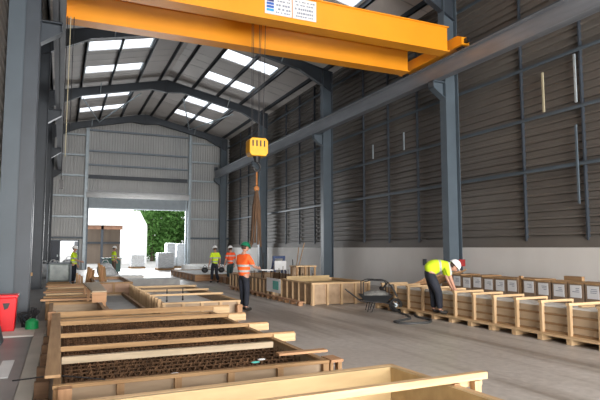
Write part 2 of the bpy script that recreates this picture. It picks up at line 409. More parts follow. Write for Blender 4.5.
# ------------------------------------------------------------------ steel frames
pos_word = ['behind the camera', 'nearest the camera', 'beside the bending worker', 'second along the right wall, left of the bending worker', 'third, behind the hanging crane slings', 'in the far corner by the gable wall']
def column(x, y, side, label):
    t = thing('steel_column', label, 'steel column', (x, y, 0), 0, None)
    ztop = zr(x) - .3
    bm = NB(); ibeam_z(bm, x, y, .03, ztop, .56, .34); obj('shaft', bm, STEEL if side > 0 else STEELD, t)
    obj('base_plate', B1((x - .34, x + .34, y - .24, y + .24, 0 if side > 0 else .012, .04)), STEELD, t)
    # corbel that carries the crane beam
    xi = x - side * .28; tip = x - side * .78
    bm = NB()
    poly = [(xi, 6.95), (xi, 7.52), (tip, 7.52), (tip, 7.3)]
    prism(bm, poly, 'y', y - .012, y + .012)
    prism(bm, [(xi, 7.50), (tip, 7.50), (tip, 7.53), (xi, 7.53)], 'y', y - .15, y + .15)
    prism(bm, [(xi, 6.93), (xi, 6.96), (tip, 7.31), (tip, 7.28)], 'y', y - .15, y + .15)
    prism(bm, [(tip, 7.28), (tip, 7.53), (tip + side * .02, 7.53), (tip + side * .02, 7.28)], 'y', y - .15, y + .15)
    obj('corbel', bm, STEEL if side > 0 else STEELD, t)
    return t
rlab = {5.4: 'blue-grey steel column out of frame to the right', 15.1: 'blue-grey steel column right behind the bending worker', 24.8: 'blue-grey steel column between the wheelbarrow and the hanging crane hook',
        34.5: 'blue-grey steel column just right of the hanging hook block and slings', 44.3: 'blue-grey steel column in the far right corner by the gable wall'}
llab = {5.4: 'dark steel column at the near left of the camera', 15.1: 'tall dark steel column at the left edge behind the red bin', 24.8: 'dark steel column second along the left side',
        34.5: 'dark steel column third along the left side, thin in the distance', 44.3: 'steel column in the far left corner by the small door'}
for y in FR[2:]:
    column(12.5, y, 1, rlab[y])
    column(-.92 if y > 6 else -1.05, y, -1, llab[y])
def rafter(y, label):
    t = thing('roof_rafter', label, 'steel rafter', (XC, y, 11.6), 0, None)
    zt = lambda x: zr(x) - .23
    bm = NB(); D = .5
    for s in (-1, 1):
        xo = XC + s * 6.85
        for (x0, x1, d0, d1) in ((XC, XC + s * 1.0, .82, D), (XC + s * 1.0, XC + s * 5.0, D, D), (XC + s * 5.0, xo, D, 1.05)):
            prism(bm, [(x0, zt(x0)), (x1, zt(x1)), (x1, zt(x1) - d1), (x0, zt(x0) - d0)], 'y', y - .012, y + .012)
            prism(bm, [(x0, zt(x0)), (x1, zt(x1)), (x1, zt(x1) - .025), (x0, zt(x0) - .025)], 'y', y - .12, y + .12)
            prism(bm, [(x0, zt(x0) - d0), (x1, zt(x1) - d1), (x1, zt(x1) - d1 + .025), (x0, zt(x0) - d0 + .025)], 'y', y - .12, y + .12)
    obj('beam', bm, STEELD, t)
    bm = B1((XC - .02, XC + .02, y - .13, y + .13, zt(XC) - .86, zt(XC))); obj('apex_plate', bm, STEELD, t)
    for s in (-1, 1):
        xe = XC + s * 4.0
        bm = NB(); bar(bm, (xe, y - .04, zt(xe) - D + .02), (xe - s * 0, y - .7, zr(xe) - .23), .05, .05)
        obj('stay', bm, STEELL, t)
    return t
for y, l in ((5.4, 'dark steel roof rafter nearest the camera, above the frame'), (15.1, 'dark steel roof rafter right above the yellow crane bridge'), (24.8, 'dark steel roof rafter just behind the crane bridge'),
             (34.5, 'dark steel roof rafter second behind the crane bridge'), (44.3, 'dark steel roof rafter against the far gable wall')):
    rafter(y, l)
# wind bracing rods in the last bay
for s, lb in ((-1, 'pale steel roof brace near the gable on the left slope'), (1, 'pale steel roof brace near the gable on the right slope')):
    bm = NB(); f = lambda x: zr(x) - .5
    a = XC + s * 4.9; b = XC + s * 2.6; c = XC + s * 1.4
    tube(bm, [(a, 36.2, f(a)), (XC + s * 3.5, 43.9, f(XC + s * 3.5))], .045, 8); tube(bm, [(XC + s * 3.5, 43.9, f(XC + s * 3.5)), (c, 36.2, f(c))], .045, 8)
    tag(obj('roof_brace', bm, STEELL), lb, 'steel brace')
# crane runway beams
def runway(x, label, side):
    t = thing('crane_runway_beam', label, 'crane rail beam', (x, 20, 7.53))
    bm = NB(); z0, z1 = 7.54, 8.14
    box(bm, x - .15, x + .15, Y0, YE - .3, z0, z0 + .025); box(bm, x - .15, x + .15, Y0, YE - .3, z1 - .025, z1); box(bm, x - .01, x + .01, Y0, YE - .3, z0, z1)
    obj('beam', bm, RAIL, t)
    obj('rail', B1((x - .03, x + .03, Y0, YE - .3, z1, z1 + .04)), STEELL, t)
    obj('end_stop', B1((x - .12, x + .12, YE - .6, YE - .4, z1 + .07, z1 + .35)), STEELD, t)
runway(11.9, 'long grey steel crane rail beam running along the right wall', 1)
runway(-.22, 'long dark crane rail beam running along the left columns', -1)
# panel of painted steel by the left edge, and slender pipe
o = thing('sliding_door_leaf', 'blue-grey steel panel standing at the left edge of the hall', 'steel panel', (-1.2, 13.93, .012))
obj('leaf', B1((-1.29, -.92, 13.90, 13.96, .03, 9.6)), mat('panel_paint', (.06, .08, .10), .5, var=.12, scale=.8), o)
obj('edge_post', B1((-.92, -.62, 13.86, 14.0, .012, 9.6)), STEELD, o)

# ------------------------------------------------------------------ overhead crane
cr = thing('overhead_crane', 'yellow double girder overhead travelling crane spanning the hall', 'overhead crane', (5.9, 15.2, 8.21))
def girder(y0, y1, z0, z1):
    g = obj('girder', B1((-.38, 11.58, y0 + .06, y1 - .06, z0, z1)), CRANE, cr)
    obj('bottom_flange', B1((-.38, 11.62, y0, y1, z0 - .03, z0)), CRANE, g); obj('top_flange', B1((-.38, 11.62, y0, y1, z1, z1 + .03)), CRANE, g)
    return g
g1 = girder(13.95, 14.45, 8.22, 9.02); g2 = girder(16.2, 16.7, 8.22, 8.98)
for x in (11.9, -.22):
    bm = NB()
    prism(bm, [(13.5, 8.3), (13.5, 8.56), (13.7, 8.66), (16.9, 8.66), (17.1, 8.56), (17.1, 8.3)], 'x', x - .16, x + .16)
    e = obj('end_carriage', bm, CRANE, cr)
    for y in (13.75, 16.85):
        bm = NB(); tube(bm, [(x - .06, y, 8.33), (x + .06, y, 8.33)], .15, 18); obj('wheel', bm, DARK, e)
    obj('buffer', B1((x - .06, x + .06, 13.34, 13.5, 8.36, 8.5)), DARK, e)
# cross travel trolley (mostly above the girders)
tr = thing('hoist_trolley', 'hoist trolley with rope drum riding on top of the crane girders', 'hoist', (5.4, 15.3, 9.05))
obj('trolley_frame', B1((4.6, 6.2, 14.0, 16.6, 9.10, 9.28)), CRANED, tr)
for x in (4.75, 6.05):
    for y in (14.2, 16.45):
        bm = NB(); tube(bm, [(x, y - .04, 9.13), (x, y + .04, 9.13)], .09, 14); obj('wheel', bm, DARK, tr)
bm = NB(); tube(bm, [(5.4, 14.5, 9.6), (5.4, 16.2, 9.6)], .28, 24); obj('drum', bm, STEELL, tr)
obj('hoist_motor', B1((5.0, 5.8, 16.2, 16.6, 9.3, 9.9)), CRANED, tr)
# maker's plates on the near girder
def plate(x0, x1, label, logo):
    t = thing('crane_plate', label, 'sign', (x0, 14.0, 8.35))
    y = 13.985
    obj('panel', B1((x0, x1, y, y + .022, 8.36, 8.98)), PAPER, t)
    xs = x0 + .06
    if logo:
        for k, m_ in enumerate((INKN, INKN, INKB, INKB, INKC)):
            z = 8.86 - k * .095; q = .03 * (1 if k == 0 else 0)
            b = NB(); box(b, x0 + .05 + q, x0 + .27 - q, y - .006, y, z - .035, z + .035); obj('logo_bar', b, m_, t)
        xs = x0 + .33
    rnd = random.Random(int(x0 * 10))
    for row, (z, h) in enumerate(((8.88, .035), (8.78, .035), (8.66, .055), (8.54, .055), (8.44, .04))):
        xx = xs + rnd.random() * .08
        while xx < x1 - .1:
            wv = .03 + rnd.random() * .04; obj('lettering', B1((xx, min(xx + wv, x1 - .04), y - .005, y, z - h / 2, z + h / 2)), INK, t); xx += wv + (.02 if rnd.random() < .8 else .06)
plate(5.10, 5.93, 'white plate with blue logo on the near crane girder', True)
plate(5.96, 6.72, 'white lettered plate right of the blue logo plate on the crane', False)
# wire ropes, hook block, slings
hk = thing('hook_block', 'yellow crane hook block hanging on wire ropes above the hall floor', 'crane hook', (5.30, 15.2, 4.35))
bm = NB(); prism(bm, [(5.02, 4.52), (5.08, 4.42), (5.53, 4.42), (5.60, 4.52), (5.60, 4.88), (5.52, 4.96), (5.10, 4.96), (5.02, 4.88)], 'y', 15.0, 15.4); obj('block_body', bm, CRANED, hk, bevel=.02)
bm = NB()
for i in range(4): box(bm, 5.1 + i * .12, 5.14 + i * .12, 14.985, 15.0, 4.7, 4.88)
obj('vent_slots', bm, DARK, hk)
for i, (dx, dy) in enumerate(((-.2, -.1), (-.1, .1), (.0, -.1), (.1, .1), (.16, -.1), (.22, .1))):
    bm = NB(); tube(bm, [(5.31 + dx, 15.2 + dy, 4.94), (5.36 + dx * 1.25, 15.25 + dy, 9.5)], .009, 6); obj('wire_rope', bm, WIRE, hk)
bm = NB(); tube(bm, [(5.31, 15.2, 4.42), (5.31, 15.2, 4.25)], [.12, .07], 12); obj('swivel', bm, DARK, hk)
bm = NB(); tube(bm, [(5.31 + .11 * math.sin(t) , 15.2, 4.10 + .13 * math.cos(t)) for t in [i * PI / 8 for i in range(0, 13)]], .035, 8); obj('hook', bm, DARK, hk, smooth=True)
sl = thing('lifting_slings', 'bundle of brown lifting slings hanging from the crane hook', 'slings', (5.3, 15.2, 1.6))
bm = NB(); tube(bm, [(5.31, 15.2, 3.98), (5.31, 15.2, 3.55)], .03, 8); sphere(bm, (5.31, 15.2, 3.45), .09, 1, .6, 1); obj('master_link', bm, mat('orange_link', (.35, .13, .03), .6, var=.2), sl)
for i in range(9):
    a = i / 9 * 2 * PI; bx_ = 5.30 + .15 * math.cos(a); by = 15.2 + .13 * math.sin(a)
    zb = 1.72 + .25 * ((i * 7) % 4) / 4
    bm = NB(); tube(bm, [(5.31 + .02 * math.cos(a), 15.2 + .02 * math.sin(a), 3.45), (5.31 + (bx_ - 5.31) * .6, by, 2.9), (bx_, by, zb)], [.02, .035, .03], 6); obj('sling_leg', bm, SLING, sl)
t = thing('trailing_cable', 'thin dark cable hanging just right of the lifting slings', 'cable', (5.5, 15.3, 0))
bm = NB(); tube(bm, [(5.36, 15.3, 3.4), (5.42, 15.3, 2.2), (5.52, 15.3, 1.6), (5.60, 15.3, 1.0)], .016, 6); obj('cable_run', bm, DARK, t)
t = thing('crane_pendant', 'thin pendant cables hanging down by the left columns', 'cable', (.02, 14.6, 0))
for i, x in enumerate((-.03, .05, .14)):
    bm = NB(); tube(bm, [(x, 16.1, 8.2), (x - .01, 16.1, 3.5 + i * .7)], .012, 6); obj('pendant_cable', bm, DARK if i != 1 else PIPE, t)
obj('pendant_switch', B1((-.08, .02, 16.06, 16.14, 3.3, 3.55)), DARK, t)
obj('festoon_duct', B1((-.02, .06, 16.9, 44, 7.5, 7.9)), PIPE, t) if False else None

# ------------------------------------------------------------------ outside beyond the door
t = thing('white_outbuilding', 'white low building with brown open front outside the big door', 'building', (5.5, 60, -.02))
bm = NB(); prism(bm, [(60, 4.0), (60, 4.15), (66, 6.0), (66.2, 5.9)], 'x', 1.9, 8.5); obj('roof', bm, OUTW, t)
obj('end_wall', B1((8.2, 8.5, 60.4, 66, -.02, 4.2)), OUTW, t)
obj('wall', B1((1.9, 6.0, 62.2, 62.4, -.02, 4.1)), OUTB, t)
obj('white_door', B1((6.0, 8.55, 60.1, 60.5, -.02, 4.05)), OUTW, t)
for x in (2.1, 4.0): obj('post', B1((x - .12, x + .12, 60.2, 60.45, -.02, 4.0)), STEELD, t)
obj('beam', B1((1.9, 6.0, 60.2, 60.4, 3.6, 4.0)), mat('rust_beam', (.30, .16, .10), .8, var=.2), t)
obj('mid_rail', B1((1.9, 6.0, 61.9, 62.1, 2.1, 2.3)), STEELD, t)
def tree(x, y, h, r, lm, label, seed):
    rnd = random.Random(seed)
    t = thing('tree', label, 'tree', (x, y, -.02), 0, 'trees beyond the big door')
    bm = NB(); tube(bm, [(x, y, -.02), (x + .1, y, h * .35), (x, y, h * .7)], [.22, .15, .06], 8)
    for k in range(5):
        a = rnd.random() * 6.28; tube(bm, [(x, y, h * .3 + k * .3), (x + r * .6 * math.cos(a), y + r * .6 * math.sin(a), h * .5 + k * .4)], [.08, .02], 6)
    obj('trunk', bm, BARK, t)
    bm = NB()
    cl = [(x + rnd.uniform(-.7, .7) * r, y + rnd.uniform(-.6, .6) * r, h * rnd.uniform(.12, .92), r * rnd.uniform(.3, .55)) for _ in range(30)]
    for cx, cy, cz, cr_ in cl:
        for k in range(150):
            v = Vector((rnd.gauss(0, 1), rnd.gauss(0, 1), rnd.gauss(0, 1))).normalized() * cr_ * rnd.uniform(.7, 1.1)
            p = Vector((cx, cy, max(.1, cz))) + v; p.z = max(.1, p.z)
            a = Vector((rnd.gauss(0, 1), rnd.gauss(0, 1), rnd.gauss(0, 1))).normalized(); b = a.cross(Vector((rnd.gauss(0, 1), rnd.gauss(0, 1), 1))).normalized(); s = rnd.uniform(.14, .30)
            bm.faces.new([bm.verts.new(p + a * s), bm.verts.new(p + b * s * .6), bm.verts.new(p - a * s), bm.verts.new(p - b * s * .6)])
    obj('foliage', bm, lm, t)
for i, (x, y, h, r, lm, lb) in enumerate(((10.6, 70, 8, 2.6, LEAF1, 'bright green tree beside the white outbuilding, left in the doorway'), (14.2, 73, 9.5, 3.2, LEAF1, 'tall light green tree in the middle of the doorway view'),
                                          (12.6, 78, 8.5, 3.4, LEAF2, 'darker green tree set back between the two light ones'), (17.4, 69, 8.2, 3.0, LEAF2, 'dark green tree by the right door jamb'),
                                          (20.5, 76, 9.5, 3.6, LEAF1, 'light green tree furthest right beyond the door jamb'))):
    tree(x, y, h, r, lm, lb, i + 3)
def wrapped(x0, x1, y0, y1, z0, h, m, label, name='wrapped_pallet', cat='pallet load'):
    t = thing(name, label, cat, ((x0 + x1) / 2, (y0 + y1) / 2, z0))
    obj('pallet_base', B1((x0, x1, y0, y1, z0 + .09, z0 + .13), *[(x0, x1, y, y + .1, z0, z0 + .09) for y in (y0, (y0 + y1) / 2 - .05, y1 - .1)]), WDX, t)
    obj('load', B1((x0 + .04, x1 - .04, y0 + .04, y1 - .04, z0 + .13, z0 + h)), m, t, bevel=.08)
    return t
wrapped(6.75, 8.0, 41.6, 43.0, 0, 1.3, SHRINK, 'grey plastic wrapped pallet just inside the big door')
wrapped(5.3, 6.5, 46.2, 47.6, -.02, 1.15, BAGW, 'white wrapped pallet outside the door, left of the grey one')
wrapped(8.15, 8.95, 46.0, 47.2, -.02, 2.1, SHRINK, 'tall grey brick stack behind the wrapped pallet, left one of two')
wrapped(9.05, 9.85, 46.2, 47.4, -.02, 2.05, SHRINK, 'tall grey brick stack behind the wrapped pallet, next to the door jamb')

# ------------------------------------------------------------------ timber moulds
def timber(bm, a, b, wd=.1, ht=.05): bar(bm, a, b, wd, ht)
def mould(name, label, x0, x1, y0, y1, zt, cat='formwork', face=BASE, bx_=WDX, by_=WDY, bz=WDZ, step=.7, rail_h=.05, t_=.05, floor_z=.08, fill=None, fill_z=None, group=None, gname='fill', left_step=None):
    """open timber mould: four boards, top rails, cleats and a base panel"""
    t = thing(name, label, cat, ((x0 + x1) / 2, (y0 + y1) / 2, 0), 0, group)
    obj('base_panel', B1((x0 + t_, x1 - t_, y0 + t_, y1 - t_, .03, floor_z)), PLYB, t)
    for a, b in ((y0, y0 + .02), (y1 - .02, y1)): obj('end_board', B1((x0, x1, a, b, .02, zt - rail_h)), face, t)
    for a, b in ((x0, x0 + .02), (x1 - .02, x1)): obj('side_board', B1((a, b, y0 + .02, y1 - .02, .02, zt - rail_h)), face, t)
    for a, b in ((y0 - .045, y0 + .03), (y1 - .03, y1 + .045)): obj('end_rail', B1((x0 - .05, x1 + .05, a, b, zt - rail_h, zt)), bx_, t, bevel=.004)
    for a, b in ((x0 - .045, x0 + .03), (x1 - .03, x1 + .045)): obj('side_rail', B1((a, b, y0 + .03, y1 - .03, zt - rail_h, zt)), by_, t)
    n = max(2, round((x1 - x0) / step))
    for i in range(n + 1):
        x = x0 + (x1 - x0) * i / n
        obj('cleat', B1((x - .035, x + .035, y0 - .06, y0, 0, zt - rail_h)), bz, t)
    sy = left_step or step
    n = max(2, round((y1 - y0) / sy))
    for i in range(n + 1):
        y = y0 + (y1 - y0 - .07) * i / n
        for xa, xb in ((x0 - .045, x0), (x1, x1 + .045)):
            obj('cleat', B1((xa, xb, y, y + .06, 0, zt - rail_h)), bz, t)
    if fill: obj(gname, B1((x0 + .03, x1 - .03, y0 + .03, y1 - .03, floor_z, fill_z)), fill, t)
    return t
def cross_beam(x0, x1, y, z, h, label, m=WDX, blocks=True, group=None, wd=.06, side=1):
    t = thing('timber_beam', label, 'timber beam', ((x0 + x1) / 2, y, z), 0, group)
    obj('beam', B1((x0, x1, y - wd / 2, y + wd / 2, z, z + h)), m, t, bevel=.004)
    if blocks:
        xe = x1 - .12
        obj('end_block', B1((xe - .22, x1, y - wd / 2 - .03, y - wd / 2, z - .07, z + h * .7)), WPX, t)
        obj('prop', B1((xe - .09, xe - .02, y - wd / 2, y + wd / 2, .0, z)), WDZ, t)
    return t

# --- B: big mould with the rebar mat
mould('rebar_mould', 'long open timber mould full of rusty rebar in the left foreground', .03, 2.85, 5.75, 10.95, .40, step=.57, face=BASE, left_step=.55, rail_h=.035)
cg = thing('reinforcement_cage', 'rusty steel reinforcement cage lying in the big foreground mould', 'rebar', (1.5, 8.3, .09))
for z, nm in ((.12, 'lower_bars'), (.27, 'upper_bars')):
    bm = NB()
    for i in range(27):
        x = .12 + i * .102; x += random.uniform(-.01, .01)
        tube(bm, [(x, 5.85, z), (x + random.uniform(-.02, .02), 8.3, z + random.uniform(-.01, .01)), (x, 10.85, z)], .016, 5)
    obj(nm, bm, REBAR, cg)
bm = NB()
for i in range(25):
    y = 5.9 + i * .2
    tube(bm, [(.1, y, .285), (1.5, y + random.uniform(-.03, .03), .29), (2.78, y, .285)], .009, 5)
obj('cross_bars', bm, REBAR, cg)
for j in range(24):
    bm = NB()
    for i in range(27):
        x = .12 + i * .102; y = 5.95 + j * .205 + random.uniform(-.06, .06)
        tube(bm, [(x, y, .1), (x + .02, y - .02, .28), (x + .05, y + .03, .32), (x + .06, y + .06, .12)], .009, 4)
    obj('stirrup_row', bm, REBAR, cg)
cross_beam(.06, 2.58, 6.72, .405, .075, 'pale timber beam across the rebar mould, nearest to the camera', WGX, False, wd=.07)
cross_beam(.0, 3.22, 7.5, .405, .06, 'timber beam with end block across the rebar mould, second from the camera', WDX)
cross_beam(.0, 3.22, 8.62, .405, .06, 'timber beam with end block across the rebar mould, third from the camera', WDX)
cross_beam(.0, 3.26, 9.95, .405, .07, 'timber beam with end block across the rebar mould, fourth from the camera', WDX)
cross_beam(.0, 3.28, 11.1, .405, .10, 'timber beam with end block at the far end of the rebar mould', WDX, wd=.05)
t = thing('timber_beam', 'wide timber plank laid along the left edge of the rebar mould', 'timber beam', (-.05, 8, .4))
obj('beam', B1((-.09, .05, 5.72, 11.0, .47, .50)), WDY, t, bevel=.004)
for i in range(12):
    y = 5.55 + i * .42
    tag(obj('timber_bearer', B1((-.20 + random.uniform(-.02, .02), -.06, y, y + .1, 0.0, .10 + .10 * (i % 2))), wood('dark_timber_x', (.13, .075, .045), (.24, .145, .085), 'x')), 'short timber bearer poking out left of the rebar mould, ' + ('nearest', 'second', 'third', 'fourth', 'fifth', 'sixth', 'seventh', 'eighth', 'ninth', 'tenth', 'eleventh', 'farthest')[i] + ' from the camera', 'timber block', 'short bearers along the left side of the rebar mould')
struct('trim_3', B1((-.40, -.22, Y0, 13.5, 0, .05)), mat('pale_kerb', (.36, .34, .31), .8, c2=(.44, .42, .38), scale=2))
for i, (x, y, z, lb, m_) in enumerate(((1.18, 5.98, .335, 'crumpled pale paper scrap lying on the rebar at the front', PAPER), (2.28, 6.3, .335, 'white paper scrap on the rebar near the right end', PAPER), (2.05, 5.86, .405, 'small green tape marker on the front rail of the rebar mould', INKG))):
    bm = NB(); sphere(bm, (x, y, z + .015), .04, 1.3, .6, .3, 8, 5); tag(obj('paper_scrap', bm, m_), lb, 'scrap')
bm = NB(); tube(bm, [(-.38, 6.1, .40), (.0, 5.9, .46), (.45, 5.72, .415)], .007, 5); tag(obj('tie_rod', bm, DARK), 'thin dark rod lying over the left front corner of the rebar mould', 'rod')
t = thing('timber_offcut', 'short board laid on the right end of the rebar mould', 'timber board', (2.6, 6.2, .4))
obj('board', B1((2.45, 3.1, 6.15, 6.27, .402, .43)), WRX, t)
t = thing('timber_offcut', 'upright timber block at the front left corner of the rebar mould', 'timber block', (.1, 5.6, 0))
obj('block', B1((.03, .15, 5.56, 5.69, 0, .395)), WRZ, t)
t = thing('timber_crate', 'small timber post box closing the front right corner of the rebar mould', 'timber box', (3, 5.7, 0))
obj('post', B1((2.92, 2.96, 5.72, 5.95, 0, .37)), WDZ, t); obj('post', B1((3.02, 3.07, 5.72, 5.80, 0, .37)), WDZ, t); obj('top', B1((2.92, 3.08, 5.70, 5.97, .37, .40)), WRX, t)

# --- A: pale ply tray nearest the camera
t = thing('plywood_tray', 'pale yellow plywood tray mould at the bottom of the picture', 'formwork', (3.0, 4.55, 0), .045)
obj('end_board', B1((-.1, 3.0, 4.53, 4.575, .03, .55)), PLY, t, bevel=.004)
obj('side_board', B1((2.96, 3.0, 1.6, 4.53, .03, .55)), PLY, t, bevel=.004)
obj('side_board', B1((-.1, -.06, 1.6, 4.53, .03, .55)), PLY, t)
obj('base_panel', B1((-.06, 2.96, 1.6, 4.53, .20, .24)), PLY, t)
obj('side_rail', B1((3.0, 3.06, 1.6, 4.6, .47, .552)), WPY, t, bevel=.004)
obj('end_rail', B1((-.1, 3.06, 4.575, 4.65, .47, .552)), WPX, t, bevel=.004)
for x in (.3, .95, 1.6, 2.25, 2.95): obj('cleat', B1((x, x + .07, 4.575, 4.64, 0, .47)), WPZ, t)
for y in (1.8, 2.5, 3.2, 3.9): obj('cleat', B1((3.0, 3.06, y, y + .07, 0, .47)), WPZ, t)
def bev_beam(a, b, m_, label, blk=True):
    t = thing('timber_beam', label, 'timber beam', tuple(a))
    bm = NB(); bar(bm, a, b, .07, .06); obj('beam', bm, m_, t, bevel=.005)
    if blk:
        x, y, z = b
        obj('end_block', B1((x - .28, x + .0, y + .035, y + .075, z - .10, z - .0)), WPX, t, bevel=.004)
        obj('prop', B1((x - .14, x - .07, y - .03, y + .03, 0, z - .04)), WPZ, t)
        obj('packer', B1((x - .36, x - .30, y - .035, y + .05, z - .085, z - .04)), WRX, t)
    return t
bev_beam((-.3, 3.63, .60), (3.42, 3.75, .60), WPX, 'fresh pale timber beam with end block across the yellow ply tray')
bev_beam((-.3, 2.55, .60), (3.42, 2.55, .60), WPX, 'second fresh timber beam across the tray, below the frame')

# --- long right formwork in front of the wall boxes
t = thing('post_mould', 'long upright timber mould with posts in front of the right wall', 'formwork', (8.7, 9.5, 0))
YA, YB = 4.9, 13.3
XF = 8.36
obj('base_board', B1((8.18, 9.2, YA, YB, .10, .13)), WPY, t)
for i in range(14):
    y = YA + .05 + i * (YB - YA - .2) / 13
    obj('bearer', B1((8.2, 9.18, y, y + .11, 0, .10)), WPX, t)
obj('side_board', B1((XF + .07, XF + .09, YA, YB, .13, .60)), mat('tan_ply', (.52, .40, .27), .6, c2=(.62, .49, .34), scale=2, stretch=(6, 1, 6)), t)
obj('side_board', B1((9.1, 9.12, YA, YB, .13, .60)), BASE, t)
for z in (.28, .45): obj('side_rail', B1((XF + .02, XF + .07, YA, YB, z, z + .035)), WDY, t)
obj('side_rail', B1((XF + .02, XF + .07, YA, YB, .13, .17)), WDY, t)
obj('fill', B1((XF + .09, 9.1, YA, YB, .4, .60)), STYRO, t)
obj('top_liner', B1((XF + .03, XF + .14, YA, YB, .60, .63)), STYRO, t)
py = 5.12
while py < 13.3:
    obj('post', B1((XF - .04, XF + .03, py, py + .06, .13, .665)), WPZ, t)
    obj('top_bar', B1((XF - .06, 9.16, py - .01, py + .07, .665, .71)), WPX, t)
    obj('rear_post', B1((9.12, 9.17, py, py + .06, .13, .665)), WPZ, t)
    py += .612
tag(obj('timber_offcut', B1((8.75, 9.1, 7.05, 7.13, .605, .64)), WPX), 'loose timber offcut lying on the white fill of the right mould', 'timber block')

# --- boxes with white label sheets along the right wall
yc = [12.80, 12.38, 11.95, 11.51, 11.09, 10.67, 10.12, 9.68, 9.23, 8.78, 8.34, 7.9, 7.46, 7.02, 6.58]
order = ['farthest', 'second farthest', 'third farthest', 'fourth farthest', 'fifth farthest', 'sixth, just before the gap', 'first past the gap', 'second past the gap', 'third past the gap', 'fourth past the gap', 'fifth past the gap', 'sixth past the gap', 'seventh past the gap', 'eighth past the gap', 'nearest to the camera']
def labelled_box(y, lb, seed):
    rnd = random.Random(seed)
    t = thing('labelled_box', lb, 'box', (11.05, y, 0), 0, 'brown boxes with white label sheets along the right wall')
    h = .88 + rnd.uniform(-.02, .02)
    obj('body', B1((10.72, 11.4, y - .2, y + .2, .1, h)), CARD, t)
    obj('lid', B1((10.70, 11.42, y - .205, y + .205, h, h + .03)), WDX, t)
    obj('skid', B1((10.72, 11.4, y - .19, y - .1, 0, .1), (10.72, 11.4, y + .1, y + .19, 0, .1)), WDX, t)
    obj('label_sheet', B1((10.712, 10.72, y - .145, y + .145, h - .31, h - .03)), PAPER, t)
    bm = NB()
    for k in range(3):
        a = y - .11 + rnd.random() * .03; box(bm, 10.709, 10.712, a, a + rnd.uniform(.08, .19), h - .11 - k * .038, h - .095 - k * .038)
    obj('printed_lines', bm, INK, t)
for i, y in enumerate(yc): labelled_box(y, 'brown box with white label sheet by the right wall, ' + order[i], i)
for y, lb in ((10.42, 'tall brown post in the gap between the labelled boxes'),):
    tag(obj('timber_post', B1((10.74, 10.82, y - .04, y + .04, 0, .98)), WDZ), lb, 'timber post')
tag(obj('timber_board', B1((11.45, 11.55, 9.2, 9.7, 0, 1.0)), WDY), 'brown board leaning up behind the labelled boxes by the wall', 'timber board')
bm = B1((12.16, 12.2, 14.9, 15.1, .95, 1.2)); t = thing('fire_point_sign', 'small dark red sign on the column by the bending worker', 'sign', (12.17, 14.9, 1.1)); obj('plate', B1((12.6, 12.86, 14.90, 14.93, 1.05, 1.29)), REDP, t); bm.free()
# heap of timber between the mould and the wall
t = thing('timber_stack', 'sloping heap of brown timber boards left of the bending worker', 'timber stack', (10.6, 14.2, 0))
for i in range(8):
    bm = NB(); bar(bm, (9.6 + i * .16, 15.0 - .05 * i, .05 + .02 * i), (10.6 + i * .16, 13.9 - .05 * i, .80 + .03 * i), .14, .05); obj('board', bm, (WRX, WDX)[i % 2], t)
obj('trestle', B1((10.45, 10.55, 13.3, 14.6, 0, .55)), WDZ, t); obj('trestle', B1((11.6, 11.7, 13.3, 14.6, 0, .55)), WDZ, t)

# --- middle formworks
t = mould('plywood_mould', 'boxy timber mould with yellow ply top in the middle of the hall', 6.85, 8.75, 14.55, 17.0, .66, face=PLYB, bx_=WPX, by_=WPY, bz=WPZ, step=.45, fill=PLY, fill_z=.56, gname='ply_deck')
obj('inner_board', B1((7.0, 8.6, 16.9, 16.95, .56, .74)), PLY, t)
t = mould('slatted_mould', 'long slatted timber mould behind the green-helmeted worker', 6.62, 8.6, 17.2, 22.2, .62, face=BASE, bx_=WDX, by_=WDY, bz=WPZ, step=.42, rail_h=.04)
bm = NB()
for i in range(26):
    x = 6.75 + (i % 13) * .14; y = 17.6 + (i // 13) * 2.2 + random.uniform(0, 1.2); tube(bm, [(x, y, .1), (x + random.uniform(-.06, .06), y, .62 + random.uniform(.1, .35))], .012, 5)
tag(obj('rebar_starters', bm, REBAR, None), 'rusty upright bars sticking out of the slatted mould', 'rebar')
t = thing('pallet', 'low red-brown pallet strip under the slatted mould', 'pallet', (6.5, 18, 0))
for i in range(14):
    y = 14.6 + i * .52; obj('block', B1((6.42, 6.56, y, y + .12, 0, .10)), WRX, t)
obj('deck_board', B1((6.40, 6.57, 14.5, 21.8, .10, .13)), WRY, t)
t = thing('timber_stool', 'small open timber crate standing on the far end of the ply mould', 'crate', (8.0, 17.6, .62))
obj('top', B1((7.55, 8.35, 17.4, 18.0, 1.02, 1.06)), WPX, t)
for x in (7.58, 7.9, 8.27):
    for y in (17.43, 17.93): obj('leg', B1((x, x + .06, y, y + .05, .62, 1.02)), WDZ, t)
obj('back_panel', B1((7.6, 8.3, 17.93, 17.95, .62, 1.0)), PLYB, t)
t = thing('notice_sheet', 'white sheet with green print hung on the slatted mould', 'notice', (6.53, 17.0, .3))
obj('sheet', B1((6.535, 6.545, 16.35, 17.6, .22, .68)), WHITE, t); obj('printed_area', B1((6.530, 6.535, 16.5, 17.0, .32, .60)), INKG, t)
t = thing('blue_trestle', 'blue trestle holding a white board behind the slatted mould', 'trestle', (9.1, 22.9, 0))
for x in (8.85, 9.35):
    bm = NB(); bar(bm, (x, 22.6, 0), (x, 22.95, 1.3), .06, .06); obj('leg', bm, BLUE, t); bm = NB(); bar(bm, (x, 23.4, 0), (x, 22.95, 1.3), .06, .06); obj('leg', bm, BLUE, t)
obj('top_bar', B1((8.8, 9.4, 22.9, 23.0, 1.2, 1.32)), BLUE, t); obj('board', B1((8.82, 9.38, 22.72, 22.75, .7, 1.1)), WHITE, t)
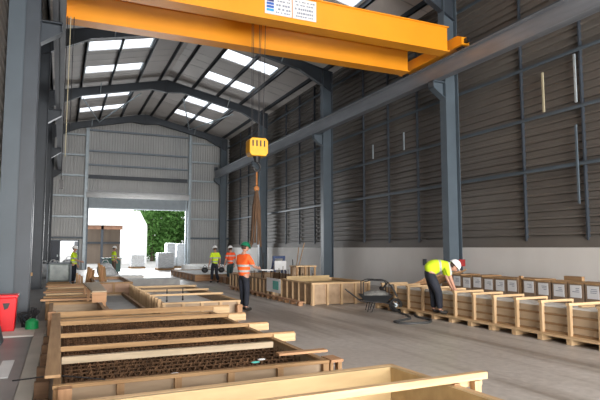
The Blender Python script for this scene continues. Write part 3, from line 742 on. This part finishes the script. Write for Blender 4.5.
for i, (x, y, dx, h) in enumerate(((7.6, 21.2, .15, 1.5), (9.0, 21.0, .5, 1.9), (8.2, 19.0, -.1, 1.25), (9.3, 21.6, .2, 1.7))):
    bm = NB(); tube(bm, [(x, y, 0), (x + dx, y, h)], .018, 6); tag(obj('marker_pole', bm, (DARK, WDZ)[i % 2]), ('slim dark pole left of the blue trestle', 'leaning timber pole right of the blue trestle', 'short dark pole inside the slatted mould', 'leaning timber pole furthest right by the wall')[i], 'pole')
tag(obj('dark_pipe', B1((9.2, 9.4, 17.6, 22, 0, .22)), DARK), 'dark pipe lying along the foot of the wall behind the mould', 'pipe')
mould('low_mould', 'low timber mould just beyond the two workers walking', 7.2, 9.6, 22.9, 26.6, .34, step=.9, face=WRX, bz=WRZ, by_=WRY, fill=GREYC, fill_z=.2)
mould('low_mould', 'long low timber mould further back with white slab on it', 6.3, 8.9, 27.2, 33.6, .34, step=.9, face=WRX, bz=WRZ, by_=WRY, fill=STYRO, fill_z=.3)
tag(obj('white_slab', B1((8.4, 11.2, 35.0, 41.0, 0, .42)), STYRO), 'white slab lying on the floor before the gable wall', 'slab')

# --- left side beyond the rebar mould
t = mould('plank_mould', 'timber mould with grey inner board behind the rebar mould, left', -.12, .88, 11.4, 13.7, .44, step=.8, fill=GREYC, fill_z=.2)
for i in range(2):
    x = (-.16, .84)[i]
    tag(obj('timber_post', B1((x, x + .14, 11.2, 11.34, 0, .50)), WRZ), ('red-brown timber post at the left front corner of the plank mould', 'red-brown timber post at the right front corner of the plank mould')[i], 'timber post')
mould('plank_mould', 'long timber mould with boards laid across, far left', -.22, .98, 14.2, 20.6, .42, step=.8)
lbp = ['nearest', 'second', 'third', 'fourth', 'fifth', 'sixth', 'seventh', 'farthest']
for i in range(8):
    y = 14.35 + i * .82; r = .04 * (i % 3 - 1)
    tag(obj('plank', B1((-.34 + r, 1.05 + r, y, y + (.16 if i % 2 else .24), .425, .47)), (WRX, WDX, WPX)[i % 3]), 'plank across the far left mould, ' + lbp[i] + ' of eight', 'plank', 'planks across the far left mould')
mould('grey_tray', 'low timber tray with flat grey bed beside the slatted crib', 1.12, 1.95, 13.2, 19.0, .22, step=1.1, fill=GREYC, fill_z=.12, rail_h=.05)
mould('ply_box_mould', 'red-brown ply mould behind the grey tray', 1.15, 2.3, 19.6, 23.5, .52, step=.8, face=mat('pinkish_ply', (.42, .26, .17), .6, var=.12), fill=STYRO, fill_z=.4)
t = thing('work_table', 'small trestle table with pale ply top over the left moulds', 'table', (.98, 14.2, 0))
bm = NB(); prism(bm, [(.68, 12.75), (.98, 12.75), (1.02, 16.0), (.60, 16.0)], 'z', .72, .75); obj('table_top', bm, WGX, t)
for x, y in ((.91, 12.82), (.62, 13.8), (.93, 15.9), (.63, 15.9)): obj('leg', B1((x, x + .06, y, y + .05, .012, .72)), WRZ, t)
obj('apron', B1((.68, .98, 12.78, 12.8, .5, .72)), WRX, t)
t = mould('slatted_crib', 'timber crib with upright slats and white lining in the middle left', 2.25, 4.05, 12.9, 18.8, .42, face=BASE, bx_=WPX, by_=WPY, bz=WPZ, step=.42, rail_h=.04, fill=STYRO, fill_z=.2)
for i in range(14):
    y = 12.95 + i * .43
    obj('slat_post', B1((2.12, 2.2, y, y + .08, 0, .50)), WPZ, t)
cr_l = ['nearest', 'second', 'farthest']
for i in range(3):
    y = 14.6 + i * 1.6
    tag(obj('timber_beam', B1((2.15, 4.15, y, y + .06, .425, .475)), WPX), 'pale beam across the slatted crib, ' + cr_l[i] + ' of three', 'timber beam', 'beams across the slatted crib')
for i, (x, y) in enumerate(((2.75, 15.3), (3.25, 15.6))):
    bm = NB(); tube(bm, [(x, y, .2), (x, y, .55)], .016, 8); sphere(bm, (x, y, .23), .03); tag(obj('lifting_anchor', bm, DARK), ('dark lifting anchor in the slatted crib, left one', 'dark lifting anchor in the slatted crib, right one')[i], 'anchor')
for i, x in enumerate((2.12, 3.95)):
    tag(obj('timber_block', B1((x, x + .12, 12.62, 12.78, 0, .33)), WRZ), ('timber block at the left front corner of the slatted crib', 'timber block at the right front corner of the slatted crib')[i], 'timber block')
bm = NB(); sphere(bm, (1.22, 12.6, .0), .16, 1.3, 1, .9, 10, 6, True); tag(obj('green_sack', bm, MOSS), 'yellow-green crumpled sack behind the rebar mould', 'sack')
# crates, bags and bins far left
t = wrapped(-.5, .5, 27.3, 28.5, 0, .98, GLASSY, 'grey-green wrapped crate on a pallet, far left', 'wrapped_crate', 'crate')
obj('crate_frame', B1((-.53, -.45, 27.25, 27.33, .1, 1.02), (.45, .53, 27.25, 27.33, .1, 1.02), (-.53, .53, 27.25, 27.33, .95, 1.02)), STEEL, t)
def bag(x, y, z, r, h, label, m_=BAGW):
    t = thing('bulk_bag', label, 'bag', (x, y, z), 0, 'white bulk bags far left')
    rnd = random.Random(label)
    bm = NB(); vs2, _ = sphere(bm, (x, y, z + h / 2), r, 1, 1, h / 2 / r, 14, 10)
    for v in vs2:
        d = Vector((v.co.x - x, v.co.y - y)); k = 1.0 + .12 * math.sin(5 * math.atan2(d.y, d.x)) + rnd.uniform(-.05, .05)
        v.co.x = x + d.x * k; v.co.y = y + d.y * k; v.co.z = max(z, min(z + h * .95, v.co.z + rnd.uniform(-.02, .02)))
    obj('body', bm, m_, t, smooth=True)
    bm = NB(); tube(bm, [(x - r * .5, y, z + h * .85), (x - r * .2, y, z + h * 1.12), (x + r * .2, y, z + h * 1.12), (x + r * .5, y, z + h * .85)], .025, 6); obj('loop', bm, m_, t)
for x, y, z, r, h, lb in ((-.78, 33, 0, .42, .85, 'white bulk bag beside the dark blue door leaf, leftmost'), (-.35, 36, 0, .45, .85, 'white bulk bag in front of the small door, left'), (.55, 38, 0, .45, 1.0, 'white bulk bag before the small door, behind the standing worker'),
                          (2.3, 31.5, 0, .45, .9, 'white bulk bag right of the small door by the big opening'), (2.2, 28.2, 0, .42, .75, 'white bulk bag behind the red-brown ply mould'), (-.15, 31, 0, .4, .9, 'white bulk bag behind the grey-green crate')):
    bag(x, y, z, r, h, lb)
t = thing('waste_bin', 'dark green waste bin between the two far left workers', 'bin', (3.1, 38, 0)); obj('bin_body', B1((2.6, 3.7, 37.6, 38.4, .1, .95)), GREENB, t, bevel=.03); obj('lid', B1((2.55, 3.75, 37.55, 38.45, .95, 1.02)), GREENB, t)
for x in (2.7, 3.5): obj('wheel', B1((x, x + .08, 37.65, 37.8, 0, .12)), DARK, t)
for i, (x, y, h, lb, dx) in enumerate(((.95, 22.5, .95, 'upright bundle of timber beside the grey-green crate', .1), (1.5, 22.0, 1.1, 'leaning timber post left of the far yellow-vest worker', -.12), (.65, 23.0, .7, 'short upright timber behind the far left planks', .0))):
    t = thing('timber_bundle', lb, 'timber', (x, y, 0))
    for k in range(3): bm = NB(); bar(bm, (x + k * .09, y, .02), (x + k * .09 + dx, y + .1, h - k * .06), .08, .07); obj('board', bm, (WDZ, WRZ, WDZ)[k], t)
tag(obj('low_wall_block', B1((2.7, 4.9, 24.2, 25.0, 0, .34)), GREYC), 'low grey concrete block behind the ply mould, left of the aisle', 'concrete block')
tag(obj('low_wall_block', B1((2.1, 3.6, 26.0, 27.0, 0, .40)), STYRO), 'pale concrete block beyond the low grey one, left of the aisle', 'concrete block')

# red bin, green can and clutter at the left edge
t = thing('red_bin', 'red plastic bin with a dark slot at the left edge', 'bin', (-.93, 12.45, .042))
bm = NB()
pts = [(-1.02, 12.3), (-.78, 12.3), (-.78, 12.6), (-1.02, 12.6)]; lo = [bm.verts.new((x * 1 + .0, y, .043)) for x, y in pts]
top = [bm.verts.new((x + (-.05 if x < -.9 else .03), y + (-.03 if y < 12.4 else .03), .70)) for x, y in pts]
bm.faces.new(lo); bm.faces.new(top[::-1])
for i in range(4): bm.faces.new((lo[i], lo[(i + 1) % 4], top[(i + 1) % 4], top[i]))
obj('bin_body', bm, RED, t, bevel=.015)
obj('lid', B1((-1.10, -.73, 12.24, 12.66, .70, .76)), RED, t, bevel=.015)
bm = NB(); prism(bm, [(-1.0, .60), (-.87, .60), (-.90, .50), (-.96, .47)], 'y', 12.262, 12.28); obj('slot', bm, DARK, t)
t = thing('green_can', 'small green plastic can beside the red bin', 'can', (-.47, 12.5, .012))
bm = NB(); tube(bm, [(-.47, 12.5, .045), (-.47, 12.5, .2), (-.47, 12.5, .25)], [.13, .12, .05], 14); obj('can_body', bm, GREENP, t); bm = NB(); tube(bm, [(-.53, 12.5, .22), (-.53, 12.5, .31), (-.42, 12.5, .31), (-.42, 12.5, .22)], .012, 6); obj('handle', bm, DARK, t)
t = thing('tool_tangle', 'black tangle of tool parts behind the green can', 'tools', (-.55, 13.0, .012))
for k in range(9):
    a = k * .8; bm = NB(); tube(bm, [(-.55 + .12 * math.cos(a), 13.0 + .1 * math.sin(a), .02), (-.6 + .2 * math.cos(a + 1), 13.0, .2 + .03 * k), (-.45 + .1 * math.cos(a * 2), 13.05, .32)], .022, 6); obj('bar', bm, DARK, t)
tag(obj('pale_board', B1((-1.0, -.19, 11.65, 12.75, .013, .042)), mat('pale_board', (.62, .60, .56), .7, var=.1)), 'pale flat board under the red bin and green can', 'board')
t = thing('leaning_plate', 'dark steel plates leaning at the left edge in front of the red bin', 'steel plates', (-1.0, 11.0, .012))
for k in range(3): bm = NB(); bar(bm, (-.88 - k * .06, 11.0 + k * .1, .02), (-1.10 - k * .05, 11.0 + k * .1, .95), .5, .02, (1, 0, 0)); obj('plate', bm, (STEEL, STEELL, STEELD)[k], t)
tag(obj('paper_scrap', B1((-.72, -.56, 8.1, 9.3, .013, .022)), PAPER), 'white sheet lying on the slab at the left edge', 'scrap')
tag(obj('timber_offcut', B1((-.86, -.6, 15.0, 15.1, 1.0, 1.08)), WDX), 'small timber piece fixed on the left column', 'timber block')

# ------------------------------------------------------------------ wheelbarrow and hose
wb = thing('wheelbarrow', 'black wheelbarrow with a tubular guard frame standing in the aisle', 'wheelbarrow', (7.74, 12.5, 0), -YAW); wb.scale = (.94,) * 3
bm = NB()
b0 = [(-.30, -.2), (.28, -.2), (.28, .2), (-.30, .2)]; t0 = [(-.48, -.32), (.45, -.32), (.45, .32), (-.48, .32)]
lo = [bm.verts.new((x, y, .28)) for x, y in b0]; up = [bm.verts.new((x, y, .48)) for x, y in t0]; ui = [bm.verts.new((x * .95, y * .92, .48)) for x, y in t0]; li = [bm.verts.new((x * .95, y * .92, .31)) for x, y in b0]
bm.faces.new(lo); bm.faces.new(li[::-1])
for i in range(4):
    j = (i + 1) % 4; bm.faces.new((lo[i], lo[j], up[j], up[i])); bm.faces.new((up[i], up[j], ui[j], ui[i])); bm.faces.new((ui[i], ui[j], li[j], li[i]))
obj('tub', bm, TUB, wb, local=True)
bm = NB(); sphere(bm, (0, 0, .46), .36, 1.1, .75, .42, 12, 8); obj('load', bm, mat('mortar_load', (.16, .16, .15), .9, var=.4, scale=12, bump=.8), wb, local=True, smooth=True)
for s in (-1, 1):
    bm = NB(); tube(bm, [(.56, s * .08, .19), (.2, s * .2, .27), (-.45, s * .25, .32), (-.85, s * .27, .62)], .018, 8); obj('handle', bm, DARK, wb, local=True)
    bm = NB(); tube(bm, [(-.2, s * .22, .29), (-.26, s * .24, .02), (-.14, s * .24, .02), (-.05, s * .22, .28)], .014, 8); obj('leg', bm, DARK, wb, local=True)
bm = NB(); tube(bm, [(.56 + .15 * math.cos(a), 0, .19 + .15 * math.sin(a)) for a in [i * PI / 10 for i in range(21)]], .045, 10, False); wh = obj('wheel', bm, TYRE, wb, local=True, smooth=True)
bm = NB(); tube(bm, [(.56, -.06, .19), (.56, .06, .19)], .05, 10)
for k in range(6): a = k * PI / 3; tube(bm, [(.56, 0, .19), (.56 + .14 * math.cos(a), 0, .19 + .14 * math.sin(a))], .01, 5)
obj('hub', bm, STEELL, wh, local=True)
for s in (-1, 1):
    bm = NB(); tube(bm, [(-.38, s * .3, .48), (-.38, s * .3, .84), (-.2, s * .3, .9), (.25, s * .3, .88), (.33, s * .3, .80), (.33, s * .3, .48)], .016, 8); obj('guard_hoop', bm, DARK, wb, local=True)
for x in (-.2, .0, .22): bm = NB(); tube(bm, [(x, -.3, .89), (x, .3, .89)], .012, 6); obj('guard_bar', bm, DARK, wb, local=True)
bm = NB(); tube(bm, [(.2, .1, .62), (.35, .05, .82), (.48, 0, .68), (.60, -.05, .42)], .03, 8); obj('pump_pipe', bm, DARK, wb, local=True)
t = thing('air_hose', 'dark rubber hose looping on the floor right of the wheelbarrow', 'hose', (7.6, 11, 0))
pts = [(8.12, 12.75, .55), (8.1, 12.4, .25), (8.1, 12.0, .05), (7.95, 11.4, .02), (7.72, 10.92, .02), (7.38, 10.72, .02), (7.05, 10.58, .02), (7.0, 10.38, .02), (7.12, 10.2, .02), (7.35, 10.12, .02), (7.6, 10.12, .02), (7.85, 10.3, .02), (7.98, 10.55, .02), (7.98, 10.9, .02), (8.08, 11.25, .04)]
def smooth_pts(P, n=5):
    out = []; P = [Vector(p) for p in P]
    for i in range(len(P) - 1):
        a, b, c, d = P[max(i - 1, 0)], P[i], P[i + 1], P[min(i + 2, len(P) - 1)]
        for k in range(n):
            u = k / n; out.append(.5 * ((2 * b) + (c - a) * u + (2 * a - 5 * b + 4 * c - d) * u * u + (3 * b - a - 3 * c + d) * u ** 3))
    return out + [P[-1]]
bm = NB(); tube(bm, smooth_pts(pts), .028, 8); obj('hose_run', bm, HOSE, t, smooth=True)
bm = NB(); tube(bm, [(8.12, 12.7, .5), (8.12, 12.85, .6)], .05, 10); obj('nozzle', bm, DARK, t)

# ------------------------------------------------------------------ people
def skin_mesh(name, J, E, m_, parent, sub=2, extra=None):
    keys = list(J); idx = {k: i for i, k in enumerate(keys)}
    me = bpy.data.meshes.new(name + '_cage'); me.from_pydata([J[k][0] for k in keys], [(idx[a], idx[b]) for a, b in E], [])
    o = bpy.data.objects.new(name, me); COL.objects.link(o)
    sk = o.modifiers.new('skin', 'SKIN'); sk.use_smooth_shade = True
    for i, k in enumerate(keys):
        r = J[k][1]; r = r if isinstance(r, tuple) else (r, r)
        me.skin_vertices[0].data[i].radius = r; me.skin_vertices[0].data[i].use_root = (i == 0)
    sb = o.modifiers.new('sub', 'SUBSURF'); sb.levels = sub; sb.render_levels = sub
    bpy.context.view_layer.update()
    dg = bpy.context.evaluated_depsgraph_get(); m2 = bpy.data.meshes.new_from_object(o.evaluated_get(dg))
    bpy.data.objects.remove(o)
    bm = NB(); bm.from_mesh(m2); bpy.data.meshes.remove(m2)
    for f in bm.faces: f.smooth = True; f.material_index = 0
    if extra: extra(bm)
    me = bpy.data.meshes.new(name); bm.to_mesh(me); bm.free()
    for x in (m_ if isinstance(m_, list) else [m_]): me.materials.append(x)
    o = bpy.data.objects.new(name, me); COL.objects.link(o); o.parent = parent
    return o
def person(label, loc, rz, vest, helmet, P, trousers=NAVY, sleeves=True, scale=1.0):
    t = thing('person', label, 'person', loc, rz); t.scale = (scale,) * 3
    V = Vector
    pel, wai, che, nek, hed = [V(P[k]) for k in ('pelvis', 'waist', 'chest', 'neck', 'head')]
    J = {'pel': (pel, .10), 'wai': (wai, .10), 'che': (che, .115), 'nek': (nek, .055), 'hb': (nek.lerp(hed, .4), .06)}
    E = [('pel', 'wai'), ('wai', 'che'), ('che', 'nek'), ('nek', 'hb')]
    for s, n in ((-1, 'l'), (1, 'r')):
        J['sh' + n] = (V(P['sh' + n]), .062); J['el' + n] = (V(P['el' + n]), .045); J['wr' + n] = (V(P['wr' + n]), .03); 
        h = V(P['wr' + n]) + (V(P['wr' + n]) - V(P['el' + n])).normalized() * .08; J['pm' + n] = (h, (.038, .022))
        J['hi' + n] = (V(P['hi' + n]), .088); J['kn' + n] = (V(P['kn' + n]), .06); J['an' + n] = (V(P['an' + n]), .042); J['to' + n] = (V(P['to' + n]).lerp(V(P['an' + n]), .25), .03)
        E += [('che', 'sh' + n), ('sh' + n, 'el' + n), ('el' + n, 'wr' + n), ('wr' + n, 'pm' + n), ('pel', 'hi' + n), ('hi' + n, 'kn' + n), ('kn' + n, 'an' + n), ('an' + n, 'to' + n)]
    fwd = V(P.get('look', (0, 1, 0))).normalized(); upv = V(P['headup']).normalized() if 'headup' in P else (hed - nek).normalized(); bk = P.get('bulk', 1); side = fwd.cross(upv).normalized(); fwd = upv.cross(side).normalized()
    R3 = Matrix((side, fwd, upv)).transposed().to_4x4(); MH = Matrix.Translation(hed) @ R3
    def extra(bm):
        n0 = len(bm.verts)
        vv, ff = sphere(bm, (0, 0, 0), .1, .77, .95, 1.15, 16, 12)
        for v in vv:
            if v.co.z < -.03 and v.co.y < 0: v.co.y *= .75
            if v.co.z < -.05: v.co.x *= .85
            v.co = MH @ v.co
        sphere_parts = [((0, .098, -.02), .017, .8, 1.1, 1.6, 0), ((-.077, 0, -.01), .022, .4, .8, 1.4, 0), ((.077, 0, -.01), .022, .4, .8, 1.4, 0),
                        ((-.03, .084, .008), .012, 1.2, .6, .7, 1), ((.03, .084, .008), .012, 1.2, .6, .7, 1), ((0, .087, -.058), .02, 1.1, .4, .3, 2)]
        for c, r, a, b, cc, mi in sphere_parts:
            v2, f2 = sphere(bm, c, r, a, b, cc, 8, 6)
            for v in v2: v.co = MH @ v.co
            for f in f2: f.material_index = mi
        # fingers
        for n in 'lr':
            d = (J['pm' + n][0] - J['wr' + n][0]).normalized(); ref = V((0, 1, 0)) if abs(d.y) < .8 else V((0, 0, 1))
            w_ = d.cross(ref).normalized(); q = w_.cross(d)
            s0 = -1 if n == 'l' else 1
            for k, L in enumerate((.068, .078, .073, .056)):
                b0_ = J['pm' + n][0] + q * ((k - 1.5) * .019); tip = d * L
                tube(bm, [b0_ - d * .01, b0_ + tip * .4 - w_ * .006 * s0, b0_ + tip * .75 - w_ * .022 * s0, b0_ + tip * .9 - w_ * .042 * s0], [.010, .0095, .0085, .007], 6)
            b0_ = J['wr' + n][0] + d * .02 + q * .02; tube(bm, [b0_, b0_ + q * .03 + d * .025, b0_ + q * .038 + d * .055 - w_ * .01 * s0], [.012, .011, .008], 6)
        for f in bm.faces: f.smooth = True
    skin_mesh('body', J, E, [SKIN, EYE, mat('lips', (.35, .12, .10), .5)], t, 2, extra)
    # trousers
    g = .02
    J2 = {'pel': (pel, .15)}; E2 = []
    J2['top'] = (pel.lerp(wai, .45), .148); E2.append(('pel', 'top'))
    for n in 'lr':
        bk2 = 1 + (bk - 1) * .6; J2['hi' + n] = (V(P['hi' + n]), .108 * bk2); J2['kn' + n] = (V(P['kn' + n]), .082 * bk2); J2['an' + n] = (V(P['an' + n]) + V((0, 0, .03)), .068)
        E2 += [('pel', 'hi' + n), ('hi' + n, 'kn' + n), ('kn' + n, 'an' + n)]
    skin_mesh('trousers', J2, E2, trousers, t)
    for n in 'lr':
        a = V(P['an' + n]); b = V(P['to' + n])
        J4 = {'a': (a + V((0, 0, .05)), .052), 'b': (a - V((0, 0, .025)), .05), 'c': (b + (b - a).normalized() * .035 + V((0, 0, .012)), .05)}
        skin_mesh('boot', J4, [('a', 'b'), ('b', 'c')], BOOT, t, 1)
    # hi-vis top
    J3 = {'che': (che, .175 * bk), 'wai': (wai, .162 * bk), 'hem': (pel.lerp(wai, -.38), .172), 'col': (che.lerp(nek, .75), .075)}; E3 = [('che', 'wai'), ('wai', 'hem'), ('che', 'col')]
    for n in 'lr':
        J3['sh' + n] = (V(P['sh' + n]), .085); m_ = V(P['sh' + n]).lerp(V(P['el' + n]), .92 if sleeves else .3); J3['el' + n] = (m_, .068)
        E3 += [('che', 'sh' + n), ('sh' + n, 'el' + n)]
    skin_mesh('vest', J3, E3, vest, t)
    # helmet
    bm = NB(); vv, _ = sphere(bm, (0, -.005, .03), .126, .92, 1.08, 1.06, 20, 8, True)
    n_ = len(bm.verts); ring = [bm.verts.new((.122 * .92 * math.cos(a) * 1.1, -.005 + .122 * 1.1 * math.sin(a) * (1.08 + .2 * max(0, math.sin(a))), .022)) for a in [2 * PI * k / 20 for k in range(20)]]
    rb = [bm.verts.new((.122 * .92 * math.cos(a), -.005 + .122 * 1.1 * math.sin(a), .032)) for a in [2 * PI * k / 20 for k in range(20)]]
    rt = [bm.verts.new(v.co + V((0, 0, .012))) for v in ring]
    for k in range(20):
        j = (k + 1) % 20; bm.faces.new((rb[k], rb[j], ring[j], ring[k])); bm.faces.new((ring[k], ring[j], rt[j], rt[k])); bm.faces.new((rt[k], rt[j], vv[-20:][j], vv[-20:][k]))
    for v in bm.verts: v.co = MH @ v.co
    obj('helmet', bm, helmet, t, smooth=True, local=True)
    bm = NB(); vv, _ = sphere(bm, (0, -.028, -.0), .098, .84, .86, 1.0, 14, 8)
    for v in vv:
        v.co.z = max(v.co.z, -.055); v.co = MH @ v.co
    obj('hair', bm, HAIR, t, smooth=True, local=True)
    return t
def stand(**k):
    P = dict(pelvis=(0, 0, .93), waist=(0, .0, 1.10), chest=(0, -.01, 1.32), neck=(0, -.01, 1.49), head=(0, .02, 1.64),
             shl=(-.17, -.01, 1.40), shr=(.17, -.01, 1.40), ell=(-.25, -.03, 1.12), elr=(.25, -.03, 1.12), wrl=(-.27, .08, .88), wrr=(.27, .08, .88),
             hil=(-.09, 0, .87), hir=(.09, 0, .87), knl=(-.10, .02, .48), knr=(.10, .02, .48), anl=(-.11, -.02, .08), anr=(.11, -.02, .08), tol=(-.12, .14, .045), tor=(.12, .14, .045))
    P.update(k); return P
OR = (.95, .13, .02); YE_ = (.62, .85, .02)
vo = hivis('orange_hivis', OR, bands=(1.03, 1.17)); vr = hivis('red_orange_hivis', (.85, .09, .02), bands=(1.05, 1.30)); vy = hivis('yellow_hivis', YE_, bands=(1.03, 1.2))
# worker with the green helmet, reaching to the right over the mould
person('worker in orange hi-vis top and green helmet standing in the aisle, holding papers', (4.58, 14.1, 0), -1.15, vo, GREENH,
       stand(elr=(.24, .14, 1.14), wrr=(.16, .38, 1.10), ell=(-.27, .04, 1.14), wrl=(-.22, .26, 1.0), look=(.25, 1, -.15), head=(.0, .04, 1.64), knl=(-.10, .05, .48), anl=(-.11, .06, .08), tol=(-.12, .22, .045)), scale=1.035)
person('worker in yellow hi-vis top and white helmet walking away down the aisle', (6.85, 25.6, 0), 0.15, vy, HELM,
       stand(knl=(-.09, .12, .49), anl=(-.1, .12, .1), tol=(-.1, .28, .05), knr=(.09, .02, .47), anr=(.1, -.2, .1), tor=(.1, -.06, .045)))
person('worker in orange hi-vis jacket and white helmet walking beside the yellow one', (7.55, 25.35, 0), 0.1, vr, HELM,
       stand(knr=(.09, .12, .49), anr=(.1, .1, .1), tor=(.1, .26, .05), anl=(-.1, -.12, .1), tol=(-.1, .02, .045)), trousers=mat('dark_green_trousers', (.02, .045, .05), .85, var=.2))
person('distant worker in yellow hi-vis vest standing before the small door', (.62, 27.6, 0), -1.9, vy, HELM, stand(elr=(.2, .15, 1.12), wrr=(.1, .35, 1.05)))
person('distant worker in yellow hi-vis vest and white helmet near the big door', (3.0, 34.5, 0), -1.4, vy, HELM, stand(ell=(-.2, .12, 1.12), wrl=(-.1, .3, 1.0)), trousers=mat('brown_trousers', (.12, .08, .06), .85, var=.2))
ax = Vector((0, .96, .10)).normalized()
vb = hivis('yellow_hivis_bent', YE_, tuple(ax), (.10, .30), .022, (0, 0, 1.05))
person('worker in yellow hi-vis top and white helmet bending over the right mould', (8.20, 10.58, .13), -YAW - PI / 2 - .1 + .0, vb, HELM,
       stand(pelvis=(0, -.14, .93), waist=(0, -.01, 1.07), chest=(0, .15, 1.10), neck=(0, .31, 1.07), head=(0, .42, 1.04), look=(0, .6, -.8), headup=(0, .75, .66), bulk=1.2,
             shl=(-.17, .24, 1.06), shr=(.17, .24, 1.06), ell=(-.2, .28, .80), elr=(.2, .30, .80), wrl=(-.12, .38, .57), wrr=(.10, .40, .57),
             hil=(-.09, -.11, .87), hir=(.09, -.11, .87), knl=(-.10, -.02, .47), knr=(.10, .06, .47), anl=(-.11, -.02, .08), anr=(.11, .08, .08), tol=(-.12, .13, .045), tor=(.12, .22, .045)), scale=1.08)
# things carried
tag(obj('paper_sheets', B1((4.98, 5.32, 13.8, 14.15, 1.08, 1.10)), PAPER), 'white papers held out by the worker with the green helmet', 'papers')
for i, (x, y, lb) in enumerate(((6.40, 25.75, 'black tool bag carried at the left of the walking yellow worker'), (7.22, 25.75, 'black tool bag carried between the two walking workers'))):
    t = thing('tool_bag', lb, 'bag', (x, y, .5)); bm = NB(); sphere(bm, (x, y, .62), .15, 1.1, .7, .9, 12, 8); obj('bag_body', bm, DARK, t, smooth=True)
    bm = NB(); tube(bm, [(x - .1, y, .74), (x, y, .86), (x + .1, y, .74)], .015, 6); obj('handle', bm, DARK, t)
